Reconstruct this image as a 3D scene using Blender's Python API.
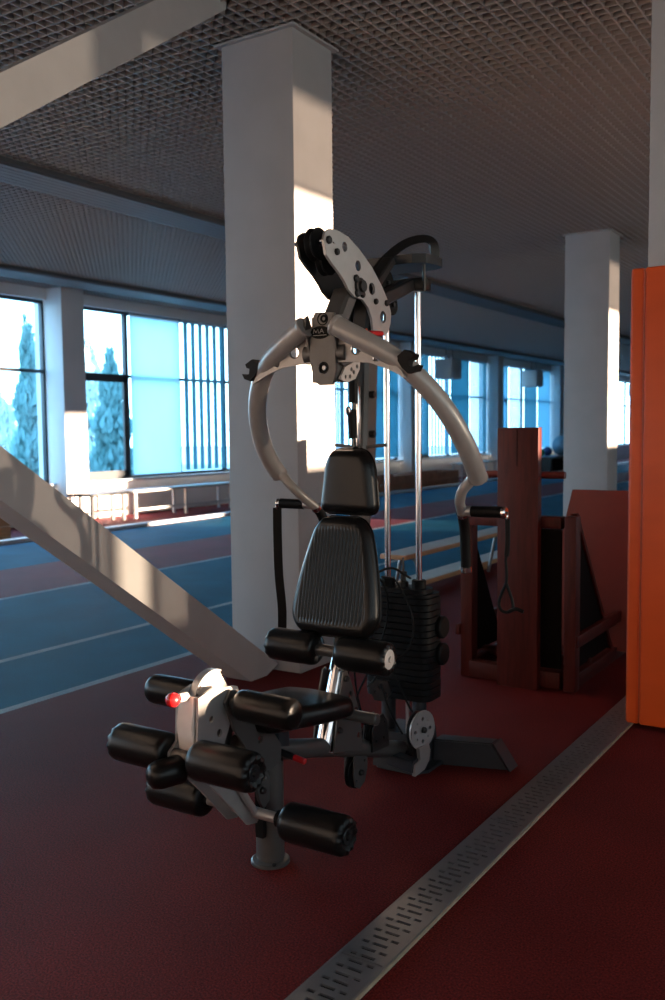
import bpy, bmesh, math, random
from mathutils import Vector, Matrix, Quaternion

for o in list(bpy.data.objects):
    bpy.data.objects.remove(o)
scene = bpy.context.scene
COL = scene.collection
random.seed(7)
PI = math.pi

# ------------------------------------------------------------------ camera
YAW, PITCH, ROLL, FPX, CAMH = 0.57344, 0.07505, -0.01061, 925.2, 1.40
fwd0 = Vector((-math.sin(YAW), math.cos(YAW), 0)); right0 = Vector((math.cos(YAW), math.sin(YAW), 0)); up0 = Vector((0, 0, 1))
fwd = fwd0 * math.cos(PITCH) - up0 * math.sin(PITCH)
up1 = up0 * math.cos(PITCH) + fwd0 * math.sin(PITCH)
cr = right0 * math.cos(ROLL) + up1 * math.sin(ROLL)
cu = -right0 * math.sin(ROLL) + up1 * math.cos(ROLL)
cam_data = bpy.data.cameras.new('camera')
cam = bpy.data.objects.new('camera', cam_data); COL.objects.link(cam)
M = Matrix((cr, cu, -fwd)).transposed().to_4x4(); M.translation = (0, 0, CAMH)
cam.matrix_world = M
cam_data.sensor_fit = 'VERTICAL'; cam_data.sensor_height = 36.0
cam_data.lens = FPX / 1000 * 36.0
cam_data.clip_end = 300
cam_data.dof.use_dof = True; cam_data.dof.focus_distance = 3.3; cam_data.dof.aperture_fstop = 3.4
scene.camera = cam

# ------------------------------------------------------------------ world, sun, exposure
SKY_STRENGTH, SUN_STRENGTH = 7.0, 125.0
world = bpy.data.worlds.new('sky'); scene.world = world; world.use_nodes = True
wn = world.node_tree; wn.nodes.clear()
w_out = wn.nodes.new('ShaderNodeOutputWorld'); w_bg = wn.nodes.new('ShaderNodeBackground')
w_tc = wn.nodes.new('ShaderNodeTexCoord'); w_sep = wn.nodes.new('ShaderNodeSeparateXYZ'); w_r = wn.nodes.new('ShaderNodeValToRGB')
w_r.color_ramp.elements[0].position = 0.0; w_r.color_ramp.elements[0].color = (0.66, 0.87, 1.0, 1)
w_r.color_ramp.elements[1].position = 0.8; w_r.color_ramp.elements[1].color = (0.28, 0.60, 1.0, 1)
wn.links.new(w_tc.outputs['Generated'], w_sep.inputs[0]); wn.links.new(w_sep.outputs['Z'], w_r.inputs[0])
wn.links.new(w_r.outputs[0], w_bg.inputs[0]); w_bg.inputs[1].default_value = SKY_STRENGTH
wn.links.new(w_bg.outputs[0], w_out.inputs[0])

sun_d = bpy.data.lights.new('sun', 'SUN'); sun_d.energy = SUN_STRENGTH; sun_d.angle = math.radians(0.9); sun_d.color = (1.0, 0.88, 0.74)
sun = bpy.data.objects.new('sun', sun_d); COL.objects.link(sun)
SUN_DIR = Vector((-1.0, -0.30, -0.05))
sun.rotation_euler = SUN_DIR.to_track_quat('-Z', 'Y').to_euler(); sun.location = (12, 6, 3)

scene.view_settings.view_transform = 'Standard'; scene.view_settings.look = 'None'
scene.view_settings.gamma = 1.0; scene.view_settings.use_curve_mapping = False
scene.view_settings.exposure = 0.2
try:
    scene.cycles.use_denoising = True; scene.cycles.max_bounces = 10; scene.cycles.diffuse_bounces = 6
    scene.cycles.transparent_max_bounces = 16; scene.cycles.sample_clamp_indirect = 8.0
    scene.cycles.caustics_reflective = False; scene.cycles.caustics_refractive = False
except Exception:
    pass

def portal(name, loc, size_y, size_z, facing):       # marks a window opening for light sampling; gives no light itself
    d = bpy.data.lights.new(name, 'AREA'); d.shape = 'RECTANGLE'; d.size = size_y; d.size_y = size_z
    d.cycles.is_portal = True
    o = bpy.data.objects.new(name, d); COL.objects.link(o); o.location = loc
    o.rotation_euler = (Vector((facing, 0, 0))).to_track_quat('-Z', 'Z').to_euler()
    return o

# ------------------------------------------------------------------ materials
MATS = {}
def mat(name, color, rough=0.5, metal=0.0, var=0.0, vscale=20.0, bump=0.0, bscale=200.0, spec=0.5, coat=0.0, stretch=None, trans=0.0):
    if name in MATS: return MATS[name]
    m = bpy.data.materials.new(name); m.use_nodes = True
    nt = m.node_tree; b = nt.nodes['Principled BSDF']
    b.inputs['Base Color'].default_value = (*color, 1); b.inputs['Roughness'].default_value = rough
    b.inputs['Metallic'].default_value = metal; b.inputs['Specular IOR Level'].default_value = spec
    b.inputs['Coat Weight'].default_value = coat
    tc = nt.nodes.new('ShaderNodeTexCoord'); mp = nt.nodes.new('ShaderNodeMapping')
    if stretch: mp.inputs['Scale'].default_value = stretch
    nt.links.new(tc.outputs['Object'], mp.inputs[0])
    if var > 0:
        n = nt.nodes.new('ShaderNodeTexNoise'); n.inputs['Scale'].default_value = vscale; n.inputs['Detail'].default_value = 5
        nt.links.new(mp.outputs[0], n.inputs['Vector'])
        r = nt.nodes.new('ShaderNodeValToRGB')
        r.color_ramp.elements[0].position = 0.3; r.color_ramp.elements[1].position = 0.7
        r.color_ramp.elements[0].color = (*[c * (1 - var) for c in color], 1)
        r.color_ramp.elements[1].color = (*[min(1, c * (1 + var)) for c in color], 1)
        nt.links.new(n.outputs['Fac'], r.inputs[0]); nt.links.new(r.outputs[0], b.inputs['Base Color'])
        rr = nt.nodes.new('ShaderNodeMapRange'); rr.inputs['To Min'].default_value = max(0.02, rough - 0.06); rr.inputs['To Max'].default_value = min(1, rough + 0.08)
        nt.links.new(n.outputs['Fac'], rr.inputs['Value']); nt.links.new(rr.outputs[0], b.inputs['Roughness'])
    if bump > 0:
        n2 = nt.nodes.new('ShaderNodeTexNoise'); n2.inputs['Scale'].default_value = bscale; n2.inputs['Detail'].default_value = 3
        nt.links.new(mp.outputs[0], n2.inputs['Vector'])
        bp = nt.nodes.new('ShaderNodeBump'); bp.inputs['Strength'].default_value = bump; bp.inputs['Distance'].default_value = 0.004
        nt.links.new(n2.outputs['Fac'], bp.inputs['Height']); nt.links.new(bp.outputs[0], b.inputs['Normal'])
    MATS[name] = m
    return m

M_col = mat('painted_column', (0.44, 0.42, 0.415), 0.75, var=0.05, vscale=4, bump=0.12, bscale=90)
M_brace = mat('painted_brace', (0.52, 0.49, 0.475), 0.6, var=0.05, vscale=6, bump=0.10, bscale=120)
M_wall = mat('plaster_wall', (0.78, 0.77, 0.77), 0.85, var=0.04, vscale=2, bump=0.1, bscale=60)
M_wallblue = mat('plain_wall', (0.42, 0.42, 0.44), 0.85, var=0.04, vscale=2)
M_grid = mat('ceiling_grid_metal', (0.34, 0.30, 0.28), 0.45, spec=0.4)
M_plenum = mat('ceiling_void', (0.006, 0.006, 0.007), 0.9)
M_rail = mat('ceiling_band_metal', (0.13, 0.13, 0.135), 0.6, metal=0.0, spec=0.25)
M_frame = mat('window_frame_dark', (0.05, 0.06, 0.07), 0.4)
M_grey = mat('grey_powder_coat', (0.088, 0.083, 0.08), 0.36, metal=0.25, var=0.06, vscale=30, bump=0.05, bscale=700)
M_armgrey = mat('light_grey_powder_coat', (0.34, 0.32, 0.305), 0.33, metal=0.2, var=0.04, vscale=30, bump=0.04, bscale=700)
M_silver = mat('silver_plate', (0.42, 0.41, 0.405), 0.36, metal=0.55, var=0.05, vscale=25)
M_pale = mat('pale_plate', (0.62, 0.57, 0.53), 0.45, metal=0.1, var=0.05, vscale=30)
M_chrome = mat('chrome', (0.75, 0.75, 0.76), 0.12, metal=1.0)
M_black = mat('black_vinyl', (0.006, 0.0055, 0.0055), 0.30, bump=0.12, bscale=320, spec=0.26)
M_rubber = mat('black_rubber', (0.005, 0.005, 0.0055), 0.55, spec=0.14)
M_dark = mat('dark_steel', (0.016, 0.016, 0.017), 0.36, metal=0.2)
M_iron = mat('cast_iron_plate', (0.005, 0.0055, 0.0065), 0.5, spec=0.15, var=0.2, vscale=60, bump=0.1, bscale=300)
M_base = mat('blue_grey_steel', (0.028, 0.031, 0.037), 0.4, metal=0.2, var=0.1, vscale=30)
M_red = mat('red_plastic', (0.55, 0.012, 0.015), 0.3, coat=0.3)
M_orange = mat('orange_vinyl', (0.76, 0.085, 0.008), 0.42, var=0.06, vscale=3, bump=0.25, bscale=7, stretch=(1, 1, 2.5))
M_orange_dk = mat('orange_piping', (0.50, 0.065, 0.010), 0.45)
M_redwood = mat('red_stained_wood', (0.070, 0.010, 0.007), 0.5, spec=0.25, var=0.28, vscale=9, bump=0.1, bscale=40, stretch=(6, 6, 0.6))
M_redwood2 = mat('red_painted_panel', (0.13, 0.012, 0.007), 0.5, var=0.15, vscale=5)
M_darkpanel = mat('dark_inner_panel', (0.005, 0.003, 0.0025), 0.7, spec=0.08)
M_wood = mat('light_bench_wood', (0.46, 0.23, 0.10), 0.45, var=0.2, vscale=8, stretch=(8, 0.8, 8))
M_whitetop = mat('worn_white_top', (0.50, 0.47, 0.44), 0.5, var=0.1, vscale=8)
M_steel = mat('drain_steel', (0.40, 0.40, 0.41), 0.32, metal=0.85, var=0.06, vscale=3)
M_beige = mat('beige_sealant', (0.62, 0.50, 0.36), 0.8, var=0.15, vscale=30)
M_void = mat('recess_shade_black', (0.008, 0.007, 0.007), 0.9)  # near-black standing in for shade inside recesses
M_white = mat('white_enamel', (0.60, 0.62, 0.64), 0.4)
M_tubegrey = mat('grey_tube', (0.20, 0.20, 0.205), 0.35, metal=0.5)
M_logo = mat('logo_black', (0.004, 0.004, 0.004), 0.5, spec=0.1)
M_logotext = mat('logo_grey_print', (0.30, 0.29, 0.28), 0.5)
M_brick = mat('timber_crate', (0.42, 0.19, 0.11), 0.7, var=0.2, vscale=6)
M_ball = mat('blue_vinyl_ball', (0.16, 0.30, 0.42), 0.35)
M_green = mat('green_mat', (0.03, 0.33, 0.17), 0.7)
M_bark = mat('tree_bark', (0.10, 0.07, 0.05), 0.9, var=0.2)
M_asphalt = mat('outside_ground', (0.30, 0.31, 0.31), 0.9, var=0.15, vscale=2)

def translucent(name, color, tr=0.6):
    m = bpy.data.materials.new(name); m.use_nodes = True; nt = m.node_tree; nt.nodes.clear()
    o = nt.nodes.new('ShaderNodeOutputMaterial'); d = nt.nodes.new('ShaderNodeBsdfDiffuse'); t = nt.nodes.new('ShaderNodeBsdfTranslucent'); x = nt.nodes.new('ShaderNodeMixShader')
    n = nt.nodes.new('ShaderNodeTexNoise'); n.inputs['Scale'].default_value = 3
    r = nt.nodes.new('ShaderNodeValToRGB'); r.color_ramp.elements[0].color = (*[c * 0.88 for c in color], 1); r.color_ramp.elements[1].color = (*color, 1)
    nt.links.new(n.outputs['Fac'], r.inputs[0])
    nt.links.new(r.outputs[0], d.inputs[0]); nt.links.new(r.outputs[0], t.inputs[0]); x.inputs[0].default_value = tr
    nt.links.new(d.outputs[0], x.inputs[1]); nt.links.new(t.outputs[0], x.inputs[2]); nt.links.new(x.outputs[0], o.inputs[0])
    return m
M_shade = translucent('pale_roller_shade', (0.80, 0.95, 0.98), 0.9)
M_slat = translucent('blue_blind_slat', (0.26, 0.52, 0.60), 0.6)
M_slat2 = translucent('pale_blind_slat', (0.42, 0.66, 0.76), 0.7)
M_leaf = translucent('cypress_foliage', (0.27, 0.47, 0.46), 0.4)
M_leaf2 = translucent('pale_foliage', (0.75, 0.80, 0.78), 0.4)

def glass(name, color, refl=0.06):
    m = bpy.data.materials.new(name); m.use_nodes = True; nt = m.node_tree; nt.nodes.clear()
    o = nt.nodes.new('ShaderNodeOutputMaterial'); t = nt.nodes.new('ShaderNodeBsdfTransparent'); g = nt.nodes.new('ShaderNodeBsdfGlossy'); x = nt.nodes.new('ShaderNodeMixShader')
    t.inputs[0].default_value = (*color, 1); g.inputs['Roughness'].default_value = 0.02
    x.inputs[0].default_value = refl; nt.links.new(t.outputs[0], x.inputs[1]); nt.links.new(g.outputs[0], x.inputs[2]); nt.links.new(x.outputs[0], o.inputs[0])
    return m
M_glass = glass('window_glass', (0.80, 0.94, 1.0))
M_tint = glass('tinted_window_film', (0.15, 0.137, 0.126))
M_dim = glass('sun_dimming_glass', (0.21, 0.20, 0.185))  # unseen pane, dimmed to set the sun patch on the brace
M_dusk = glass('faint_sun_leak_glass', (0.085, 0.081, 0.077))  # unseen panes added in the piers to leak faint sun onto the braces
M_rglass = glass('light_warming_glass', (0.56, 0.51, 0.47))  # unseen glazing, tint added to dim and warm light from the right

# floor: lanes are flat print on the running surface
def floor_material():
    m = bpy.data.materials.new('rubber_track_floor'); m.use_nodes = True; nt = m.node_tree; b = nt.nodes['Principled BSDF']
    geo = nt.nodes.new('ShaderNodeNewGeometry'); sep = nt.nodes.new('ShaderNodeSeparateXYZ'); nt.links.new(geo.outputs['Position'], sep.inputs[0])
    mr = nt.nodes.new('ShaderNodeMapRange'); mr.inputs['From Min'].default_value = -12; mr.inputs['From Max'].default_value = 4
    nt.links.new(sep.outputs['X'], mr.inputs['Value'])
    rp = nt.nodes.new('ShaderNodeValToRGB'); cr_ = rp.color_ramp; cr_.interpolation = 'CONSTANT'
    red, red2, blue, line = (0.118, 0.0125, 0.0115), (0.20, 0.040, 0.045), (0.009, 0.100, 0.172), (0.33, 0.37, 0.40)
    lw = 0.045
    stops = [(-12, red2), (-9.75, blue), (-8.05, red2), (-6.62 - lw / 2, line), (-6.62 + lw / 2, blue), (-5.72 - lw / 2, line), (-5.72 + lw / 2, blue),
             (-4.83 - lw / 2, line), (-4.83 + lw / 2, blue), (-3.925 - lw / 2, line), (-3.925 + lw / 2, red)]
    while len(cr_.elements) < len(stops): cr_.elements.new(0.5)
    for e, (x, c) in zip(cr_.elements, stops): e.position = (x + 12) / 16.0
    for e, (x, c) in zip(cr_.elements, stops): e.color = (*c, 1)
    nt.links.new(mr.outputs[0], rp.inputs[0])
    n = nt.nodes.new('ShaderNodeTexNoise'); n.inputs['Scale'].default_value = 170; n.inputs['Detail'].default_value = 4; nt.links.new(geo.outputs['Position'], n.inputs['Vector'])
    n2 = nt.nodes.new('ShaderNodeTexNoise'); n2.inputs['Scale'].default_value = 2.2; n2.inputs['Detail'].default_value = 5; nt.links.new(geo.outputs['Position'], n2.inputs['Vector'])
    r1 = nt.nodes.new('ShaderNodeMapRange'); r1.inputs['From Min'].default_value = 0.3; r1.inputs['From Max'].default_value = 0.7; r1.inputs['To Min'].default_value = 0.25; r1.inputs['To Max'].default_value = 1.75
    r2 = nt.nodes.new('ShaderNodeMapRange'); r2.inputs['From Min'].default_value = 0.3; r2.inputs['From Max'].default_value = 0.7; r2.inputs['To Min'].default_value = 0.85; r2.inputs['To Max'].default_value = 1.15
    nt.links.new(n.outputs['Fac'], r1.inputs['Value']); nt.links.new(n2.outputs['Fac'], r2.inputs['Value'])
    mu = nt.nodes.new('ShaderNodeMath'); mu.operation = 'MULTIPLY'; nt.links.new(r1.outputs[0], mu.inputs[0]); nt.links.new(r2.outputs[0], mu.inputs[1])
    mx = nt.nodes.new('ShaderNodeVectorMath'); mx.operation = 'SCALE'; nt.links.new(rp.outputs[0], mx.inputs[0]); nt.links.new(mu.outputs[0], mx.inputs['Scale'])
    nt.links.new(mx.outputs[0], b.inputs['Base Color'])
    b.inputs['Roughness'].default_value = 0.7; b.inputs['Specular IOR Level'].default_value = 0.10
    bp = nt.nodes.new('ShaderNodeBump'); bp.inputs['Strength'].default_value = 0.7; bp.inputs['Distance'].default_value = 0.004
    nt.links.new(n.outputs['Fac'], bp.inputs['Height']); nt.links.new(bp.outputs[0], b.inputs['Normal'])
    return m
M_floor = floor_material()

# ------------------------------------------------------------------ mesh helpers
def V(*a): return Vector(a)

def frame_for(axis):
    a = Vector(axis).normalized()
    h = Vector((0, 0, 1)) if abs(a.z) < 0.9 else Vector((0, 1, 0))
    u = a.cross(h).normalized(); v = a.cross(u).normalized()
    return a, u, v

class MB:
    def __init__(self): self.bm = bmesh.new()
    def faces(self, vs, fs):
        bv = [self.bm.verts.new(v) for v in vs]
        for f in fs:
            try: self.bm.faces.new([bv[i] for i in f])
            except ValueError: pass
        return self
    def merge(self, b2):
        me = bpy.data.meshes.new('tmp'); b2.to_mesh(me); b2.free(); self.bm.from_mesh(me); bpy.data.meshes.remove(me); return self
    def box(self, x0, x1, y0, y1, z0, z1, bev=0.0, rot=None, seg=2):
        b = bmesh.new(); c = Vector(((x0 + x1) / 2, (y0 + y1) / 2, (z0 + z1) / 2))
        bmesh.ops.create_cube(b, size=1.0)
        for v in b.verts: v.co = Vector((v.co.x * (x1 - x0), v.co.y * (y1 - y0), v.co.z * (z1 - z0)))
        if bev > 0: bmesh.ops.bevel(b, geom=b.edges[:], offset=bev, segments=seg, affect='EDGES', profile=0.5)
        for v in b.verts:
            if rot is not None: v.co = rot @ v.co
            v.co += c
        return self.merge(b)
    def sweep(self, path, prof, up=(0, 0, 1), caps=True, scales=None):
        path = [Vector(p) for p in path]; n = len(path); k = len(prof); rings = []
        t0 = (path[1] - path[0]).normalized(); u = Vector(up); u = (u - t0 * u.dot(t0))
        if u.length < 1e-4: u = Vector((0, 1, 0)) - t0 * t0.y
        u.normalize()
        for i in range(n):
            if i == 0: t = path[1] - path[0]
            elif i == n - 1: t = path[-1] - path[-2]
            else: t = (path[i + 1] - path[i]).normalized() + (path[i] - path[i - 1]).normalized()
            t.normalize(); u = (u - t * u.dot(t)).normalized(); w = t.cross(u)
            s = scales[i] if scales else 1.0
            rings.append([self.bm.verts.new(path[i] + w * (a * s) + u * (b * s)) for a, b in prof])
        for i in range(n - 1):
            for j in range(k):
                self.bm.faces.new((rings[i][j], rings[i][(j + 1) % k], rings[i + 1][(j + 1) % k], rings[i + 1][j]))
        if caps:
            self.bm.faces.new(rings[0][::-1]); self.bm.faces.new(rings[-1])
        return self
    def tube(self, path, r, n=12, scales=None, up=(0, 0, 1)):
        return self.sweep(path, [(r * math.cos(2 * PI * i / n), r * math.sin(2 * PI * i / n)) for i in range(n)], up, True, scales)
    def bar(self, path, w, h, up=(0, 0, 1), ch=0.0):
        c = min(ch, w / 2.01, h / 2.01)
        if c > 0: p = [(-w / 2 + c, -h / 2), (w / 2 - c, -h / 2), (w / 2, -h / 2 + c), (w / 2, h / 2 - c), (w / 2 - c, h / 2), (-w / 2 + c, h / 2), (-w / 2, h / 2 - c), (-w / 2, -h / 2 + c)]
        else: p = [(-w / 2, -h / 2), (w / 2, -h / 2), (w / 2, h / 2), (-w / 2, h / 2)]
        return self.sweep(path, p, up)
    def lathe(self, prof, org, axis, n=24, wave=None):
        a, u, v = frame_for(axis); org = Vector(org); rings = []
        for j, (r, h) in enumerate(prof):
            if r < 1e-5: rings.append([self.bm.verts.new(org + a * h)])
            else:
                ring = []
                for i in range(n):
                    t = 2 * PI * i / n; rr = r; hh = h
                    if wave and wave[j]: rr = r * (1 + wave[j] * math.cos(t * n / 4)); hh = h + wave[j] * 0.02 * math.cos(t * n / 4)
                    ring.append(self.bm.verts.new(org + a * hh + (u * math.cos(t) + v * math.sin(t)) * rr))
                rings.append(ring)
        for p, q in zip(rings[:-1], rings[1:]):
            if len(p) == 1 and len(q) == 1: continue
            for i in range(n):
                i2 = (i + 1) % n
                if len(p) == 1: self.bm.faces.new((p[0], q[i2], q[i]))
                elif len(q) == 1: self.bm.faces.new((p[i], p[i2], q[0]))
                else: self.bm.faces.new((p[i], p[i2], q[i2], q[i]))
        for ring, fl in ((rings[0], True), (rings[-1], False)):
            if len(ring) > 1: self.bm.faces.new(ring if not fl else ring[::-1])
        return self
    def cyl(self, p0, p1, r, n=16, bev=0.0):
        p0, p1 = Vector(p0), Vector(p1); L = (p1 - p0).length
        pr = [(r, 0), (r, L)] if bev <= 0 else [(r - bev, 0), (r, bev), (r, L - bev), (r - bev, L)]
        return self.lathe(pr, p0, p1 - p0, n)
    def sphere(self, c, r, n=16, sz=1.0):
        k = max(6, n // 2); c = Vector(c)
        return self.lathe([(r * math.sin(PI * i / k), -r * sz * math.cos(PI * i / k)) for i in range(k + 1)], c, (0, 0, 1), n)
    def torus(self, c, axis, R, r, n=24, m=10):
        a, u, v = frame_for(axis); c = Vector(c); rings = []
        for i in range(n):
            t = 2 * PI * i / n; d = u * math.cos(t) + v * math.sin(t)
            rings.append([self.bm.verts.new(c + d * (R + r * math.cos(2 * PI * j / m)) + a * (r * math.sin(2 * PI * j / m))) for j in range(m)])
        for i in range(n):
            for j in range(m):
                p, q = rings[i], rings[(i + 1) % n]
                self.bm.faces.new((p[j], q[j], q[(j + 1) % m], p[(j + 1) % m]))
        return self
    def plate(self, outline, a0, a1, holes=(), axis='x', hn=14):
        """polygon with round holes, in the plane across `axis`, from a0 to a1 along it"""
        b = bmesh.new()
        def P(p, q):
            return {'x': (a0, p, q), 'y': (p, a0, q), 'z': (p, q, a0)}[axis]
        loops = [[P(*p) for p in outline]]
        for (hy, hz, r) in holes: loops.append([P(hy + r * math.cos(2 * PI * i / hn), hz + r * math.sin(2 * PI * i / hn)) for i in range(hn)])
        edges = []
        for lp in loops:
            vs = [b.verts.new(p) for p in lp]
            edges += [b.edges.new((vs[i], vs[(i + 1) % len(vs)])) for i in range(len(vs))]
        res = bmesh.ops.triangle_fill(b, use_beauty=True, use_dissolve=False, edges=edges)
        fs = [f for f in b.faces]
        ext = bmesh.ops.extrude_face_region(b, geom=fs)
        d = {'x': (a1 - a0, 0, 0), 'y': (0, a1 - a0, 0), 'z': (0, 0, a1 - a0)}[axis]
        bmesh.ops.translate(b, vec=d, verts=[g for g in ext['geom'] if isinstance(g, bmesh.types.BMVert)])
        return self.merge(b)
    def xf(self, mtx):
        bmesh.ops.transform(self.bm, matrix=mtx, verts=self.bm.verts); return self
    def build(self, name, material, parent=None, origin=None, angle=32, recalc=True):
        bm = self.bm
        if recalc: bmesh.ops.recalc_face_normals(bm, faces=bm.faces)
        if parent is not None: o0 = root_of(parent).location.copy()
        elif origin is not None: o0 = Vector(origin)
        else:
            xs = [v.co.x for v in bm.verts]; ys = [v.co.y for v in bm.verts]; zs = [v.co.z for v in bm.verts]
            o0 = Vector(((min(xs) + max(xs)) / 2, (min(ys) + max(ys)) / 2, min(zs)))
        bmesh.ops.translate(bm, vec=-o0, verts=bm.verts)
        me = bpy.data.meshes.new(name); bm.to_mesh(me); bm.free()
        me.materials.append(material)
        me.polygons.foreach_set('use_smooth', [True] * len(me.polygons)); me.set_sharp_from_angle(angle=math.radians(angle))
        o = bpy.data.objects.new(name, me); COL.objects.link(o)
        if parent is not None: o.parent = parent
        else: o.location = o0
        return o

def root_of(o):
    while o.parent is not None: o = o.parent
    return o
def thing(name, label, cat, loc, group=None):
    o = bpy.data.objects.new(name, None); COL.objects.link(o); o.location = loc; o.empty_display_size = 0.1
    o['label'] = label; o['category'] = cat
    if group: o['group'] = group
    return o
def tag(o, label, cat, group=None):
    o['label'] = label; o['category'] = cat
    if group: o['group'] = group
    return o
def struct(o, label=None, cat=None):
    o['kind'] = 'structure'
    if label: o['label'] = label
    if cat: o['category'] = cat
    return o
def dup(root, delta, label=None):
    r = root.copy(); COL.objects.link(r); r.location = root.location + Vector(delta)
    if label: r['label'] = label
    for ch in root.children:
        c = ch.copy(); COL.objects.link(c); c.parent = r
        for g in ch.children:
            d = g.copy(); COL.objects.link(d); d.parent = c
    return r
def catmull(pts, n=6):
    pts = [Vector(p) for p in pts]; P = [pts[0] * 2 - pts[1]] + pts + [pts[-1] * 2 - pts[-2]]; out = []
    for i in range(1, len(P) - 2):
        for k in range(n):
            t = k / n; a, b, c, d = P[i - 1], P[i], P[i + 1], P[i + 2]
            out.append(0.5 * ((2 * b) + (c - a) * t + (2 * a - 5 * b + 4 * c - d) * t * t + (3 * b - 3 * c + d - a) * t ** 3))
    out.append(pts[-1]); return out
def rounded(pts, r, n=5):
    """polyline with filleted corners"""
    pts = [Vector(p) for p in pts]; out = [pts[0]]
    for i in range(1, len(pts) - 1):
        a, b, c = pts[i - 1], pts[i], pts[i + 1]; d = min(r, (a - b).length * 0.45, (c - b).length * 0.45)
        p, q = b + (a - b).normalized() * d, b + (c - b).normalized() * d
        for k in range(n + 1):
            t = k / n; out.append(p * (1 - t) ** 2 + b * 2 * t * (1 - t) + q * t * t)
    out.append(pts[-1]); return out

# ------------------------------------------------------------------ the hall
ZC = 3.62
XL, XR, YB, YF = -11.5, 3.0, -4.0, 46.0
struct(MB().box(XL - 0.4, XR + 0.3, YB - 0.3, YF + 0.3, -0.12, 0.0).build('floor', M_floor), 'dark red rubber floor with blue running lanes and white lines', 'floor')
ceil = struct(MB().box(XL - 0.4, XR + 0.3, YB - 0.3, YF + 0.3, 3.96, 4.08).build('ceiling', M_plenum), 'open cell metal grid ceiling under a dark void', 'ceiling')
g = MB(); CELL, BT, BH = 0.075, 0.007, 0.040
def open_bar(mb, x0, x1, y0, y1, z0, z1):
    vs = [(x0, y0, z0), (x1, y0, z0), (x1, y1, z0), (x0, y1, z0), (x0, y0, z1), (x1, y0, z1), (x1, y1, z1), (x0, y1, z1)]
    mb.faces(vs, [(0, 3, 2, 1), (0, 1, 5, 4), (1, 2, 6, 5), (2, 3, 7, 6), (3, 0, 4, 7)])
x = XL
while x < XR: open_bar(g, x - BT / 2, x + BT / 2, YB, YF, ZC, ZC + BH); x += CELL
y = YB
while y < YF: open_bar(g, XL, XR, y - BT / 2, y + BT / 2, ZC + 0.0005, ZC + BH); y += CELL
go = g.build('ceiling_grid', M_grid, ceil, recalc=False); go['kind'] = 'stuff'

# ribbed metal bands hanging just under the ceiling
def band(n, x0, x1, z, label):
    w = x1 - x0; prof = [(x0, z + 0.06)]
    prof += [(x0, z + 0.02)]
    k = 6
    for i in range(k):
        a = x0 + 0.01 + (w - 0.02) * i / k; b = x0 + 0.01 + (w - 0.02) * (i + 1) / k
        prof += [(a + 0.006, z), (b - 0.006, z), (b, z + 0.012)]
    prof += [(x1, z + 0.02), (x1, z + 0.06)]
    o = MB().plate(prof, YB, YF, axis='y').build('trim_%d' % n, M_rail, angle=20)
    return struct(o, label, 'ceiling band')
band(1, -6.80, -6.32, 3.56, 'ribbed grey metal band crossing the grid ceiling over the track')
band(2, -10.75, -10.25, 3.55, 'ribbed grey metal band along the ceiling near the windows')

# left wall with windows
PIT, P0, PW = 5.65, 9.75, 0.45
SILL, HEAD = 0.62, 3.45
wl = MB().box(XL - 0.3, XL, YB, YF, 0, SILL).box(XL - 0.3, XL, YB, YF, HEAD, 3.96).build('wall_left', M_wall)
struct(wl, 'white plaster wall below and above the window row', 'wall')
BAYS = range(-2, 6)
for i in BAYS:
    y0 = P0 + PIT * i
    if y0 > YF - 1: continue
    p = MB().box(XL - 0.3, XL + 0.33, y0, y0 + PW, 0, 3.9, bev=0.008).build('pilaster', M_wall, wl)
SN = MB().box(XL - 0.08, XL + 0.10, YB, YF, SILL - 0.035, SILL, bev=0.006).build('window_sill', M_white, wl)
# skirting / curb beside the track
struct(MB().box(-9.92, -9.80, YB, YF, 0.0, 0.055, bev=0.012).build('trim_3', M_white), 'low pale kerb between the track and the wall strip', 'kerb')

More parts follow.
